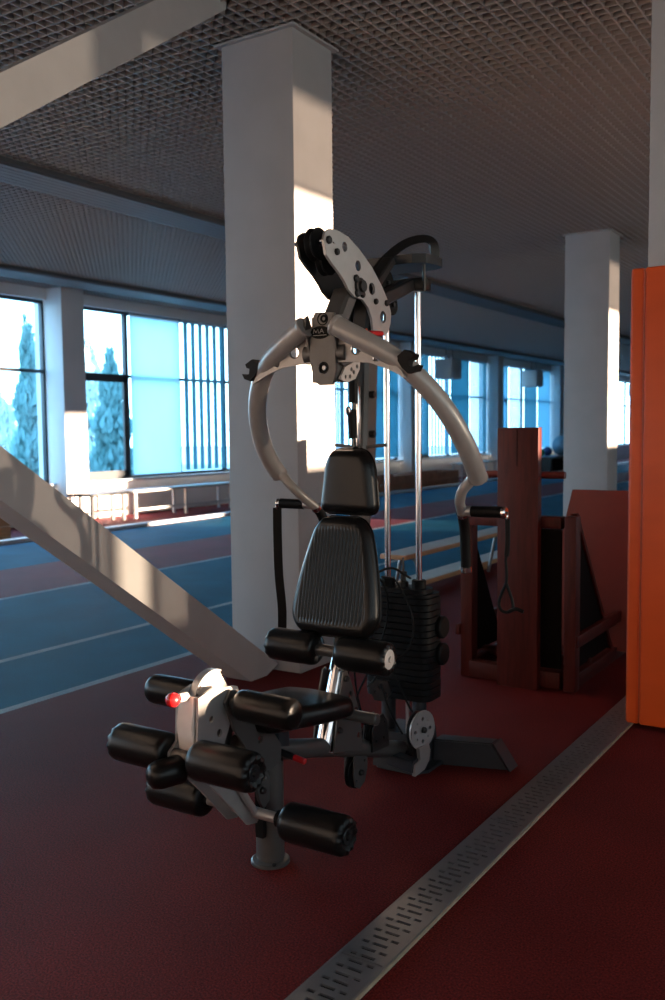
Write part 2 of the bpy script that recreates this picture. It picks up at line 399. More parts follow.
XW = XL - 0.12                      # plane of the glazing
wi = 0
for i in BAYS:
    ya, yb = P0 + PIT * i + PW, P0 + PIT * (i + 1)
    ya = max(ya, YB); yb = min(yb, YF)
    if yb - ya < 1: continue
    wi += 1
    wroot = bpy.data.objects.new('window_%d' % wi, None); COL.objects.link(wroot); wroot.location = (XW, (ya + yb) / 2, SILL); struct(wroot)
    wroot['label'] = 'tall dark framed window, %s bay counted from the camera end' % ['first', 'second', 'third', 'fourth', 'fifth', 'sixth', 'seventh', 'eighth'][wi - 1]
    wroot['category'] = 'window'
    nl = 4; lw = (yb - ya) / nl; zt = 2.36
    fr = MB()
    for k in range(nl + 1):
        yy = ya + lw * k; fr.box(XW - 0.04, XW + 0.04, yy - 0.035, yy + 0.035, SILL, HEAD, bev=0.005)
    fr.box(XW - 0.038, XW + 0.038, ya, yb, SILL, SILL + 0.05).box(XW - 0.038, XW + 0.038, ya, yb, HEAD - 0.05, HEAD).box(XW - 0.038, XW + 0.038, ya, yb, zt - 0.025, zt + 0.025)
    fr.build('window_frame', M_frame, wroot)
    for k in range(nl):
        for (za, zb) in ((SILL + 0.05, zt - 0.025), (zt + 0.025, HEAD - 0.05)):
            MB().box(XW - 0.004, XW + 0.004, ya + lw * k + 0.035, ya + lw * (k + 1) - 0.035, za, zb).build('pane', M_glass, wroot)
    # the first light opens: a thicker casement with a handle
    c = MB(); a, b = ya + 0.035, ya + lw - 0.035
    c.box(XW + 0.035, XW + 0.075, a, a + 0.09, SILL + 0.05, zt - 0.02).box(XW + 0.035, XW + 0.075, b - 0.09, b, SILL + 0.05, zt - 0.02)
    c.box(XW + 0.035, XW + 0.075, a, b, SILL + 0.05, SILL + 0.14).box(XW + 0.035, XW + 0.075, a, b, zt - 0.11, zt - 0.02)
    cs = c.build('casement', M_frame, wroot)
    MB().box(XW + 0.075, XW + 0.10, b - 0.055, b - 0.03, 1.45, 1.60, bev=0.004).build('handle', M_dark, cs)
    portal('left_window_portal_%d' % wi, (XL + 0.02, (ya + yb) / 2, (SILL + HEAD) / 2), yb - ya, HEAD - SILL, 1)

# blinds and shades hanging in the windows
def shade(ya, yb, label):
    t = thing('roller_shade', label, 'shade', (XL - 0.03, (ya + yb) / 2, HEAD - 0.05), 'window shades')
    MB().box(XL - 0.036, XL - 0.032, ya, yb, SILL + 0.05, HEAD - 0.06).build('fabric', M_shade, t)
    MB().cyl((XL - 0.03, ya, HEAD - 0.045), (XL - 0.03, yb, HEAD - 0.045), 0.022, 12).build('roller_tube', M_white, t)
    MB().box(XL - 0.045, XL - 0.022, ya, yb, SILL + 0.03, SILL + 0.055).build('bottom_bar', M_white, t)
def blind(ya, yb, n, ang, label, m):
    t = thing('vertical_blind', label, 'blind', (XL - 0.03, (ya + yb) / 2, HEAD - 0.05), 'vertical window blinds')
    MB().box(XL - 0.05, XL - 0.01, ya, yb, HEAD - 0.05, HEAD - 0.01).build('head_rail', M_white, t)
    w = 0.105; me = None
    for k in range(n):
        yy = ya + (yb - ya) * (k + 0.5) / n
        if me is None:
            R = Matrix.Rotation(ang, 3, 'Z')
            o = MB().box(XL - 0.031, XL - 0.029, yy - w / 2, yy + w / 2, SILL + 0.08, HEAD - 0.05, rot=R).build('slat', m, t); me = o; y_first = yy
        else:
            o = me.copy(); COL.objects.link(o); o.parent = t; o.location = (0, yy - y_first, 0)
LW = (PIT - PW) / 4
def light(b, k): a = P0 + PIT * b + PW + LW * k; return a + 0.04, a + LW - 0.04
shade(*light(0, 1), 'pale cyan roller shade pulled down beside the open casement window')
blind(*light(0, 2), 6, -0.1, 'row of blue vertical slats in the window left of the near column', M_slat)
blind(*light(0, 3), 6, -0.1, 'blue vertical slats at the far end of the window behind the near column', M_slat)
nm = ['third', 'fourth', 'fifth', 'sixth']
for b in range(1, 5):
    for k in range(4):
        a_, b_ = light(b, k)
        blind(a_, b_, 11 if (b + k) % 4 != 3 else 6, (0.0, -0.1, -0.35, 0.1)[(b * 2 + k) % 4], '%s vertical blind, %s from the left in the window %s pilasters beyond the casement' % (('pale blue' if (b + k) % 3 == 0 else 'deep blue'), ['first', 'second', 'third', 'fourth'][k], ['one', 'two', 'three', 'four'][b - 1]), M_slat2 if (b + k) % 3 == 0 else M_slat)

# right wall: the sun comes in through its windows (behind the camera's right shoulder); unseen panes tinted to shape the light
RW = [(-3.6, -1.4, 0.75, 3.58), (-0.9, 3.64, 0.86, 3.58), (3.64, 4.90, 0.75, 3.58), (4.90, 5.16, 0.45, 1.80), (5.16, 5.45, 0.75, 3.58), (5.45, 10.3, 1.50, 3.58), (10.8, 13.6, 1.50, 3.58), (14.0, 15.7, 0.45, 2.36)]   # y from, y to, sill, head
wr = MB(); ycur = YB
for (ya, yb, za, zb) in RW:
    wr.box(XR, XR + 0.25, ycur, ya, 0, 3.96).box(XR, XR + 0.25, ya, yb, 0, za).box(XR, XR + 0.25, ya, yb, zb, 3.96); ycur = yb
wr.box(XR, XR + 0.25, ycur, YF, 0, 3.96)
wro = struct(wr.build('wall_right', M_wallblue), 'plain wall with tall windows on the sunny side', 'wall')
for (ya, yb, za, zb) in RW:
    zm = min(zb, 3.04)
    dark = {3.64: M_dusk, 5.16: M_dusk, 4.90: M_dim}.get(ya)
    if dark: zm = zb
    MB().box(XR + 0.10, XR + 0.108, ya, yb, za, zm).build('pane', dark or M_rglass, wro)
    if dark: continue
    if zb > 3.1:
        MB().box(XR + 0.10, XR + 0.108, ya, yb, 3.06, zb).build('tinted_pane', M_tint, wro)
        MB().box(XR + 0.08, XR + 0.13, ya, yb, 3.03, 3.06).build('transom', M_frame, wro)
    portal('right_window_portal', (XR - 0.02, (ya + yb) / 2, (za + zb) / 2), yb - ya, zb - za, -1)
struct(MB().box(XL - 0.3, XR + 0.3, YB - 0.25, YB, 0, 3.96).build('wall_back', M_wallblue), 'plain end wall behind the viewer', 'wall')
struct(MB().box(XL - 0.3, XR + 0.3, YF, YF + 0.25, 0, 3.96).build('wall_far', M_wallblue), 'plain far end wall of the hall', 'wall')

# columns
def column(x0, x1, y0, y1, label):
    o = MB().box(x0, x1, y0, y1, 0, 3.95, bev=0.006).build('column', M_col); struct(o, label, 'column')
    f = MB(); e = 0.03
    f.box(x0 - e, x1 + e, y0 - e, y0 + 0.002, ZC - 0.012, ZC).box(x0 - e, x1 + e, y1 - 0.002, y1 + e, ZC - 0.012, ZC).box(x0 - e, x0 + 0.002, y0, y1, ZC - 0.012, ZC).box(x1 - 0.002, x1 + e, y0, y1, ZC - 0.012, ZC)
    f.build('ceiling_collar', M_col, o)
    return o
column(-3.512, -3.012, 4.305, 4.705, 'large grey square column behind the exercise machine, one side sunlit')
column(-3.61, -3.095, 10.59, 10.99, 'grey square column farther back, beside the orange padding')
column(-1.105, -0.605, 4.375, 4.775, 'grey square column wrapped in orange padding')
column(-3.512, -3.012, -1.75, -1.35, 'grey square column at the near end of the diagonal braces')

# the two members of the cross brace between the columns: centre lines measured as z = a + b*y
def lowc(y): return 0.948 - 0.700 * (y - 3.0) - 0.113
def upc(y): return 2.724 + 0.680 * (y - 2.48)
lb = MB()
yA, yB_ = -0.90, 4.02
h2 = 0.113
poly = [(yA, lowc(yA) + h2), (4.29, lowc(4.29) + h2), (4.18, 0.0), (3.0 + (0.948 - 2 * h2) / 0.700, 0.0), (yA, lowc(yA) - h2)]
struct(lb.plate(poly, -3.34, -3.16, axis='x').build('diagonal_brace', M_brace), 'grey diagonal brace running down to the foot of the near column', 'brace')
ub = MB(); h3 = 0.106
yC = 2.48 + (3.62 - 2.724) / 0.680
poly = [(-0.9, upc(-0.9) + h3), (-0.9, upc(-0.9) - h3), (3.92, upc(3.92) - h3), (3.92, 3.9), (yC - h3 / 0.68 + 0.28 / 0.68, 3.9)]
struct(ub.plate(poly, -3.34, -3.16, axis='x').build('diagonal_brace', M_brace), 'grey diagonal brace rising to the ceiling in the top left corner', 'brace')

# drain
DX0, DX1 = -1.283, -1.150
drain = thing('floor_drain', 'long slotted steel drain channel running across the red floor', 'drain', ((DX0 + DX1) / 2, 4.0, 0))
MB().box(DX0, DX1, -2, 16, 0.0005, 0.0015).build('channel', M_void, drain)  # flat black sheet; the shaded depth under the slots is painted in
MB().box(DX0 - 0.004, DX0 + 0.003, -2, 16, 0, 0.0105).build('edge_rail', M_steel, drain)
MB().box(DX1 - 0.003, DX1 + 0.004, -2, 16, 0, 0.0105).build('edge_rail', M_steel, drain)
MB().box(DX1 + 0.004, DX1 + 0.012, -2, 16, 0, 0.004).build('sealant_strip', M_beige, drain)
def grate(y0, L):
    m = MB(); n = 30; p = L / n; W = DX1 - DX0
    A = [(0.020, 0.042), (0.054, 0.098)]; B = [(0.036, 0.080), (0.092, 0.114)]
    xs = sorted({0.003, W - 0.003} | {v for s in A + B for v in s})
    ys = []
    for k in range(n): ys += [k * p, k * p + p * 0.32, k * p + p * 0.68]
    ys += [L]
    ys[0] = 0.003; ys[-1] = L - 0.003
    vi = {}
    def vert(i, j, t):
        key = (i, j, t)
        if key not in vi: vi[key] = m.bm.verts.new((DX0 + xs[i], y0 + ys[j], 0.010 - 0.006 * t))
        return vi[key]
    def hole(i, j):
        if i < 0 or j < 0 or i >= len(xs) - 1 or j >= len(ys) - 1: return True
        if j % 3 != 1: return False
        s = A if (j // 3) % 2 == 0 else B; c = (xs[i] + xs[i + 1]) / 2
        return any(a < c < b for a, b in s)
    for i in range(len(xs) - 1):
        for j in range(len(ys) - 1):
            if hole(i, j): continue
            m.bm.faces.new((vert(i, j, 0), vert(i + 1, j, 0), vert(i + 1, j + 1, 0), vert(i, j + 1, 0)))
            for (di, dj, a, b) in ((-1, 0, (i, j + 1), (i, j)), (1, 0, (i + 1, j), (i + 1, j + 1)), (0, -1, (i, j), (i + 1, j)), (0, 1, (i + 1, j + 1), (i, j + 1))):
                if hole(i + di, j + dj): m.bm.faces.new((vert(*a, 0), vert(*a, 1), vert(*b, 1), vert(*b, 0)))
    return m
g0 = grate(-2.0, 1.0).build('grate_panel', M_steel, drain, angle=20)
for k in range(1, 18):
    o = g0.copy(); COL.objects.link(o); o.parent = drain; o.location = (0, k * 1.0, 0)

# orange column padding
pad = thing('column_padding', 'orange vinyl padding wrapped around the column at the right edge', 'padding', (-0.825, 4.57, 0))
PZ0, PZ1 = 0.02, 2.115
def padpanel(x0, x1, y0, y1):
    m = MB().box(x0, x1, y0, y1, PZ0, PZ1, bev=0.012, seg=3); return m
padpanel(-1.160, -1.100, 4.305, 4.835).build('side_panel', M_orange, pad)
padpanel(-1.098, -0.532, 4.300, 4.362).build('front_panel', M_orange, pad)
padpanel(-0.600, -0.532, 4.364, 4.835).build('side_panel', M_orange, pad)
padpanel(-1.098, -0.602, 4.785, 4.840).build('back_panel', M_orange, pad)
MB().tube([(-1.099, 4.303, PZ0 + 0.01), (-1.099, 4.303, PZ1 - 0.01)], 0.0035, 8).build('seam_piping', M_orange_dk, pad)
MB().tube([(-1.157, 4.309, PZ0 + 0.01), (-1.157, 4.309, PZ1 - 0.01)], 0.003, 8).build('seam_piping', M_orange_dk, pad)

# ------------------------------------------------------------------ the exercise machine
XM = -1.767
gym = thing('multi_gym', 'grey and black home gym machine with curved press arms and leg rollers', 'gym machine', (XM, 2.8, 0))
def S(s, y, z): return (XM + s, y, z)
def bolt(p, axis, r=0.011, h=0.012, parent=gym, m=M_dark):
    return MB().lathe([(r, 0), (r, h * 0.7), (r * 0.75, h), (0, h)], p, axis, 8).build('bolt', m, parent)

# front post and foot
fp = MB(); prof = [(0.052 * math.cos(t) * (1 if math.cos(t) > 0 else 0.85), 0.043 * math.sin(t)) for t in [2 * PI * i / 20 for i in range(20)]]
fp.sweep([S(0, 2.345, 0.012), S(0, 2.345, 0.34)], prof, up=(0, 1, 0))
front_post = fp.build('front_post', M_grey, gym)
MB().lathe([(0.064, 0), (0.064, 0.008), (0.058, 0.012)], S(0, 2.34, 0), (0, 0, 1), 24).build('foot_plate', M_grey, front_post)
bolt(S(0.045, 2.30, 0.012), (0, 0, 1), 0.008, 0.006, front_post)
sl = MB().plate([(2.287 + 0.0, 0.12 + 0.0)] and [(-0.014 + XM, 0.10), (0.014 + XM, 0.10), (0.016 + XM, 0.12), (0.016 + XM, 0.25), (0.012 + XM, 0.265), (-0.012 + XM, 0.265), (-0.016 + XM, 0.25), (-0.016 + XM, 0.12)], 2.283, 2.300, axis='y')
sl.build('slot', M_rubber, front_post)
bolt(S(0.045, 2.345, 0.155), (1, 0, 0), 0.010, 0.012, front_post)
# sloping main tube
MB().tube([S(0, 2.315, 0.379), S(0, 2.70, 0.273), S(0, 3.235, 0.105)], 0.034, 16).build('main_tube', M_grey, gym)
# seat post
MB().box(XM - 0.03, XM + 0.03, 2.355, 2.415, 0.36, 0.46, bev=0.004).build('seat_post', M_base, gym)
# red pull pin on the tube
pin = MB().cyl(S(0.03, 2.36, 0.366), S(0.085, 2.36, 0.357), 0.011, 12).build('pull_pin', M_dark, gym)
MB().cyl(S(0.085, 2.36, 0.357), S(0.130, 2.36, 0.350), 0.0105, 12, 0.003).build('red_tip', M_red, pin)

# pads
def pad_mesh(outline_half, length, thick, front_bulge, ribs=None, nu=60, nv=36, rounding=0.35):
    """upholstered pad in a local frame: x across, z up (0..length), front face -y; outline_half(t) is the half width at t=0..1"""
    m = MB(); grid = []
    for j in range(nv + 1):
        t = j / nv; row = []
        for i in range(nu + 1):
            u = -1 + 2 * i / nu; w = outline_half(t)
            xx = u * w; zz = t * length
            e = min(1.0, (1 - abs(u)) * w / 0.035, min(t, 1 - t) * length / 0.035)
            e = max(0, e); d = math.sqrt(max(0.0, 1 - (1 - e) ** 2))
            yy = -thick * 0.5 * d - front_bulge * (1 - u * u) * d
            if ribs:
                n_r, w0 = ribs; inside = min((w * 0.80 - abs(xx)) / 0.012, (t - 0.10) * length / 0.02, (0.90 - t) * length / 0.02)
                inside = max(0, min(1, inside))
                yy += 0.0032 * inside * (0.9 + math.cos(2 * PI * (xx / w0) * n_r))
            row.append((xx, yy, zz))
        grid.append(row)
    for side in (1, -1):
        vs = []; fs = []
        for row in grid:
            for (a, b, c) in row: vs.append((a, b if side == 1 else -b * 0.55 - 0.0, c))
        for j in range(nv):
            for i in range(nu):
                p = j * (nu + 1) + i; fs.append((p, p + 1, p + nu + 2, p + nu + 1) if side == 1 else (p, p + nu + 1, p + nu + 2, p + 1))
        m.faces(vs, fs)
    bmesh.ops.remove_doubles(m.bm, verts=m.bm.verts, dist=0.0002)
    return m
def smooth(t): t = max(0, min(1, t)); return t * t * (3 - 2 * t)
def back_half(t):
    u = max(0, (t - 0.18) / 0.82); w = 0.181 - 0.078 * u ** 1.45
    lo, hi = 0.20, 0.16
    if t < lo: w *= 0.52 + 0.48 * math.sqrt(max(0, 1 - (1 - t / lo) ** 2))
    if t > 1 - hi: w *= 0.55 + 0.45 * math.sqrt(max(0, 1 - ((t - 1 + hi) / hi) ** 2))
    return w
def head_half(t):
    w = 0.122 - 0.026 * t; lo, hi = 0.18, 0.34
    if t < lo: w *= 0.72 + 0.28 * math.sqrt(max(0, 1 - (1 - t / lo) ** 2))
    if t > 1 - hi: w *= 0.48 + 0.52 * math.sqrt(max(0, 1 - ((t - 1 + hi) / hi) ** 2))
    return w
def place_pad(m, y0, z0, y1, z1):
    ang = -math.atan2(y1 - y0, z1 - z0)
    return m.xf(Matrix.Translation(S(0, y0, z0)) @ Matrix.Rotation(ang, 4, 'X'))
L_back = math.hypot(0.09, 0.42)
bp_ = place_pad(pad_mesh(back_half, L_back, 0.075, 0.012, ribs=(24, 0.34), nu=190, nv=44), 2.732, 0.668, 2.817, 1.083).build('back_pad', M_black, gym, angle=60)
hp_ = place_pad(pad_mesh(head_half, 0.235, 0.070, 0.010), 2.850, 1.097, 2.860, 1.332).build('head_pad', M_black, gym, angle=60)
# piping around the back pad
def pad_piping(half, length, y0, z0, y1, z1, parent):
    ang = -math.atan2(y1 - y0, z1 - z0); mt = Matrix.Translation(S(0, y0, z0)) @ Matrix.Rotation(ang, 4, 'X')
    pts = [mt @ Vector((half(t / 40) * 1.002, 0.004, t / 40 * length)) for t in range(41)] + [mt @ Vector((-half(t / 40) * 1.002, 0.004, t / 40 * length)) for t in range(40, -1, -1)]
    pts.append(pts[0])
    MB().tube(pts, 0.0045, 8).build('piping', M_black, parent)
pad_piping(back_half, L_back, 2.732, 0.668, 2.817, 1.083, bp_)
pad_piping(head_half, 0.235, 2.850, 1.097, 2.860, 1.332, hp_)
# seat: same builder, laid down
def seat_half(t):
    w = 0.125 + 0.030 * smooth(t * 1.4); lo = 0.16
    if t < lo: w *= 0.7 + 0.3 * math.sqrt(max(0, 1 - (1 - t / lo) ** 2))
    if t > 0.85: w *= 0.72 + 0.28 * math.sqrt(max(0, 1 - ((t - 0.85) / 0.15) ** 2))
    return w
sm = pad_mesh(seat_half, 0.46, 0.085, 0.008)
seat_ang = math.atan2(-0.055, 0.45)
sm.xf(Matrix.Translation(S(0, 2.20, 0.500)) @ Matrix.Rotation(seat_ang, 4, 'X') @ Matrix.Rotation(-PI / 2, 4, 'X'))
st = sm.build('seat', M_black, gym, angle=60)
MB().box(XM - 0.10, XM + 0.10, 2.30, 2.60, 0.445, 0.462, bev=0.004, rot=Matrix.Rotation(seat_ang, 3, 'X')).build('seat_plate', M_dark, st)
MB().cyl(S(0.02, 2.70, 0.405), S(0.20, 2.70, 0.405), 0.021, 14, 0.004).build('stop_bar', M_grey, gym)

# rollers
def roller(s0, s1, y, z, r, name='roller_pad', cap=None, pleat=True):
    """foam roller on an axle along x, pleated end at s1"""
    sg = 1 if s1 > s0 else -1; L = abs(s1 - s0)
    prof = [(0.0, 0), (r * 0.45, 0.0), (r * 0.80, 0.002), (r * 0.95, 0.010), (r, 0.024), (r * 1.005, L * 0.5), (r, L - 0.026)]
    wv = [0] * 7
    if pleat:
        prof += [(r * 0.97, L - 0.012), (r * 0.86, L - 0.003), (r * 0.66, L), (r * 0.50, L - 0.006), (0, L - 0.008)]; wv += [0.010, 0.05, 0.09, 0.12, 0]
    else:
        prof += [(r * 0.96, L - 0.010), (r * 0.84, L - 0.001), (r * 0.80, L - 0.003), (r * 0.74, L), (0, L + 0.002)]; wv += [0] * 5
    o = MB().lathe(prof, S(s0, y, z), (sg, 0, 0), 48, wv).build(name, M_black, gym, angle=50)
    if cap: MB().lathe([(cap[0], 0), (cap[0], 0.004), (cap[0] * 0.9, 0.006), (0.011, 0.006), (0.010, 0.012), (0, 0.012)], S(s1 - sg * 0.008, y, z), (sg, 0, 0), 20).build('end_cap', cap[1], o)
    return o
AX = M_grey
# back rollers under the back pad
for s in (1, -1): roller(s * 0.045, s * 0.250, 2.700, 0.622, 0.059, cap=(0.036, M_pale) if s == 1 else (0.034, M_dark))
MB().cyl(S(-0.24, 2.70, 0.622), S(0.24, 2.70, 0.622), 0.021, 14).build('roller_axle', AX, gym)
# upper leg rollers at the pivot
for s in (1, -1): roller(s * 0.075, s * (0.282 if s > 0 else 0.268), 2.095, 0.597, 0.0465, pleat=False)
MB().cyl(S(-0.10, 2.095, 0.603), S(0.10, 2.095, 0.603), 0.019, 14).build('roller_axle', AX, gym)
# middle pair
for s in (1, -1): roller(s * 0.045, s * 0.260, 1.935, 0.476, 0.0565, cap=(0.024, M_dark))
MB().cyl(S(-0.255, 1.935, 0.474), S(0.255, 1.935, 0.474), 0.019, 14).build('roller_axle', AX, gym)
# lowest pair
for s, d in ((1, 0), (-1, 0.022)): roller(s * (0.165 - d), s * (0.390 - d), 2.200, 0.226, 0.059, cap=(0.024, M_dark))
la = MB().cyl(S(-0.37, 2.200, 0.226), S(0.37, 2.200, 0.226), 0.017, 14).build('roller_axle', M_silver, gym)
for s in (1, -1): MB().cyl(S(s * 0.135, 2.200, 0.226), S(s * 0.167, 2.200, 0.226), 0.026, 16, 0.004).build('collar', M_rubber, la)

# leg developer: pale slotted disc, side plates, arm
pts = []
cy, cz, R0 = 2.085, 0.600, 0.088
for k in range(22):
    a = math.radians(200 - k * 200 / 21); pts.append((cy + R0 * math.cos(a) * 1.0, cz + R0 * math.sin(a)))
outline = [(1.975, 0.50)] + [p for p in pts if True][:15] + [(2.150, 0.635), (2.165, 0.610), (2.185, 0.618), (2.205, 0.612), (2.215, 0.590), (2.205, 0.545), (2.15, 0.52), (2.05, 0.50)]
holes = [(cy + 0.073 * math.cos(math.radians(a)), cz + 0.073 * math.sin(math.radians(a)), 0.007) for a in (178, 158, 138)]
MB().plate(outline, XM - 0.026, XM - 0.016, holes=holes).build('index_disc', M_pale, gym)
disc_rim = [(p[0], p[1]) for p in pts[:15]]
MB().sweep([(XM - 0.021, a, b) for a, b in disc_rim], [(-0.013, -0.002), (0.013, -0.002), (0.013, 0.004), (-0.013, 0.004)], up=(0, -1, 0.2)).build('disc_rim', M_silver, gym)
# carriage: front silver plate with knob
MB().bar([S(0, 1.955, 0.49), S(0, 1.948, 0.56), S(0, 1.962, 0.645)], 0.062, 0.014, up=(0, -1, 0), ch=0.004).build('carriage_plate', M_pale, gym)
kn = MB().cyl(S(0, 1.955, 0.645), S(0, 1.920, 0.648), 0.013, 12, 0.002).build('index_pin', M_pale, gym)
MB().sphere(S(0, 1.897, 0.649), 0.021, 18).build('red_knob', M_red, kn)
lp = [(1.955, 0.645), (2.02, 0.660), (2.10, 0.645), (2.135, 0.600), (2.10, 0.545), (2.06, 0.470), (2.14, 0.330), (2.235, 0.205), (2.215, 0.185), (2.170, 0.195), (2.045, 0.330), (1.950, 0.425), (1.915, 0.455), (1.915, 0.485), (1.948, 0.510)]
for s in (-0.042, 0.036):
    o = MB().plate(lp, XM + s, XM + s + 0.008, holes=[(2.045, 0.52, 0.012), (2.01, 0.57, 0.010), (2.02, 0.42, 0.010)]).build('carriage_side', M_silver, gym)
bolt(S(0.044, 2.085, 0.603), (1, 0, 0), 0.017, 0.012); bolt(S(0.044, 2.085, 0.603), (1, 0, 0), 0.009, 0.022)
# fixed pivot bracket from the post
bl = [(2.06, 0.605), (2.085, 0.638), (2.120, 0.632), (2.20, 0.545), (2.30, 0.445), (2.335, 0.40), (2.33, 0.345), (2.26, 0.34), (2.20, 0.385), (2.10, 0.515)]
for s in (0.046, -0.056):
    MB().plate(bl, XM + s, XM + s + 0.009, holes=[(2.225, 0.450, 0.013)]).build('pivot_bracket', M_grey, gym)
MB().bar([S(0, 2.20, 0.43), S(0, 2.33, 0.375)], 0.09, 0.05, ch=0.006).build('bracket_block', M_grey, gym)
# lower tubes to the bottom axle
MB().tube([S(-0.03, 2.06, 0.400), S(-0.05, 2.19, 0.225)], 0.017, 12).build('roller_arm', M_silver, gym)
MB().tube([S(0.055, 2.195, 0.225), S(0.055, 2.12, 0.330)], 0.012, 10).build('roller_arm', M_silver, gym)
# bumper on the front
bmp = MB().lathe([(0, 0), (0.020, 0.002), (0.034, 0.012), (0.041, 0.034), (0.042, 0.095), (0.038, 0.105), (0, 0.107)], S(-0.045, 1.835, 0.435), (0.45, 0.9, 0.08), 24).build('bumper', M_black, gym, angle=50)
# small dark lever by the post
MB().plate([(2.235, 0.30), (2.25, 0.335), (2.285, 0.340), (2.305, 0.30), (2.30, 0.225), (2.27, 0.205), (2.25, 0.24)], XM + 0.018, XM + 0.03, holes=[(2.275, 0.305, 0.010)]).build('latch_lever', M_grey, gym)
bolt(S(0.03, 2.262, 0.270), (1, 0, 0), 0.012, 0.012)

# seat-back support: chrome post and mast
chr_ = MB().tube([S(0, 2.662, 0.270), S(0, 2.812, 0.660)], 0.036, 20).build('chrome_post', M_chrome, gym)
mast = MB().bar([S(0, 2.80, 0.600), S(0, 2.952, 1.20), S(0, 2.985, 1.78)], 0.060, 0.085, up=(0, 1, 0), ch=0.012).build('mast', M_grey, gym)
MB().box(XM - 0.012, XM + 0.012, 2.895, 2.925, 1.30, 1.56, bev=0.003).build('guide_strip', M_chrome, gym)
for zz in (1.385, 1.53):
    bolt(S(0.028, 2.955, zz), (1, 0, 0), 0.014, 0.020); bolt(S(-0.028, 2.955, zz), (-1, 0, 0), 0.014, 0.020)
MB().tube([S(-0.005, 2.885, 1.66), S(-0.005, 2.89, 1.50)], 0.017, 10).build('cable_sleeve', M_rubber, gym)
MB().tube([S(-0.012, 2.885, 1.475), S(-0.010, 2.885, 1.43), S(-0.008, 2.89, 1.37)], 0.014, 10).build('cable_sleeve', M_rubber, gym)
MB().torus(S(-0.02, 2.88, 1.470), (0.5, 1, 0), 0.013, 0.005, 16, 8).build('snap_hook', M_chrome, gym)
MB().tube([S(-0.005, 2.89, 1.50), S(-0.008, 2.89, 1.34)], 0.005, 8).build('cable', M_dark, gym)
for s in (0.10, -0.12): MB().bar([S(0, 2.925, 1.335), S(s, 2.95, 1.345)], 0.012, 0.012).build('pad_bracket', M_dark, gym)
# gusset with holes beside the chrome post
gl = [(2.655, 0.275), (2.70, 0.47), (2.725, 0.545), (2.745, 0.550), (2.775, 0.50), (2.825, 0.385), (2.845, 0.30), (2.845, 0.232)]
for s in (0.040, -0.047):
    go_ = MB().plate(gl, XM + s, XM + s + 0.007, holes=[(2.770, 0.455, 0.013), (2.805, 0.385, 0.015), (2.825, 0.29, 0.012)]).build('gusset', M_grey, gym)
for p in ((0.047, 2.735, 0.520), (0.047, 2.690, 0.345)): bolt(S(*p), (1, 0, 0), 0.012, 0.012)
MB().tube([S(0.0, 2.815, 0.655), S(0.0, 2.86, 0.78), S(0, 2.88, 0.95)], 0.022, 12).build('pad_post', M_grey, gym)

# pulleys
def pulley(s, y, z, r, w=0.018, m=M_rubber, parent=gym):
    o = MB().lathe([(r * 0.25, -w / 2), (r, -w / 2), (r, -w / 2 + 0.003), (r * 0.84, -0.001), (r * 0.84, 0.001), (r, w / 2 - 0.003), (r, w / 2), (r * 0.25, w / 2)], S(s, y, z), (1, 0, 0), 28).build('pulley', m, parent)
    MB().cyl(S(s - w, y, z), S(s + w, y, z), 0.009, 8).build('axle_bolt', M_dark, o)
    return o
# pulley under the main tube with its bracket
pulley(0.0, 2.872, 0.130, 0.062)
for s in (0.016, -0.022):
    MB().plate([(2.835, 0.245), (2.90, 0.235), (2.925, 0.20), (2.925, 0.13), (2.905, 0.085), (2.868, 0.068), (2.838, 0.085), (2.828, 0.13)], XM + s, XM + s + 0.006, holes=[(2.845, 0.105, 0.006), (2.905, 0.165, 0.006)]).build('pulley_bracket', M_grey, gym)
bolt(S(0.022, 2.872, 0.130), (1, 0, 0), 0.012, 0.014)
# rear pulley left of the base
pulley(0.02, 2.985, 0.255, 0.055)
for s in (0.036, -0.002):
    MB().plate([(2.93, 0.19), (2.935, 0.27), (2.96, 0.315), (3.01, 0.32), (3.045, 0.28), (3.06, 0.18)], XM + s, XM + s + 0.006, holes=[(2.96, 0.225, 0.007), (3.015, 0.225, 0.007), (3.02, 0.285, 0.006)]).build('pulley_bracket', M_dark, gym)
# silver disc pulley at the right
SD = 0.105
pulley(SD - 0.018, 3.205, 0.212, 0.072, 0.022, M_dark)
hl = [(3.205 + 0.045 * math.cos(math.radians(a)), 0.212 + 0.045 * math.sin(math.radians(a)), 0.008 if a % 90 == 0 else 0.004) for a in range(0, 360, 45)]
MB().plate([(3.205 + 0.075 * math.cos(2 * PI * i / 30), 0.212 + 0.078 * math.sin(2 * PI * i / 30)) for i in range(30)], XM + SD, XM + SD + 0.008, holes=hl, hn=10).xf(Matrix.Translation(S(SD, 3.205, 0.212)) @ Matrix.Rotation(-0.22, 4, 'Z') @ Matrix.Translation(-Vector(S(SD, 3.205, 0.212)))).build('pulley_guard', M_silver, gym)
bolt(S(SD + 0.008, 3.205, 0.212), (1, 0, 0), 0.013, 0.014)
MB().plate([(3.165, 0.150), (3.245, 0.150), (3.262, 0.115), (3.250, 0.075), (3.21, 0.050), (3.13, 0.047), (3.13, 0.092), (3.175, 0.100)], XM + SD - 0.002, XM + SD + 0.012).build('hook_bracket', M_silver, gym)
MB().bar([S(0, 3.14, 0.10), S(SD + 0.005, 3.14, 0.085)], 0.05, 0.05, ch=0.004).build('bracket_arm', M_base, gym)
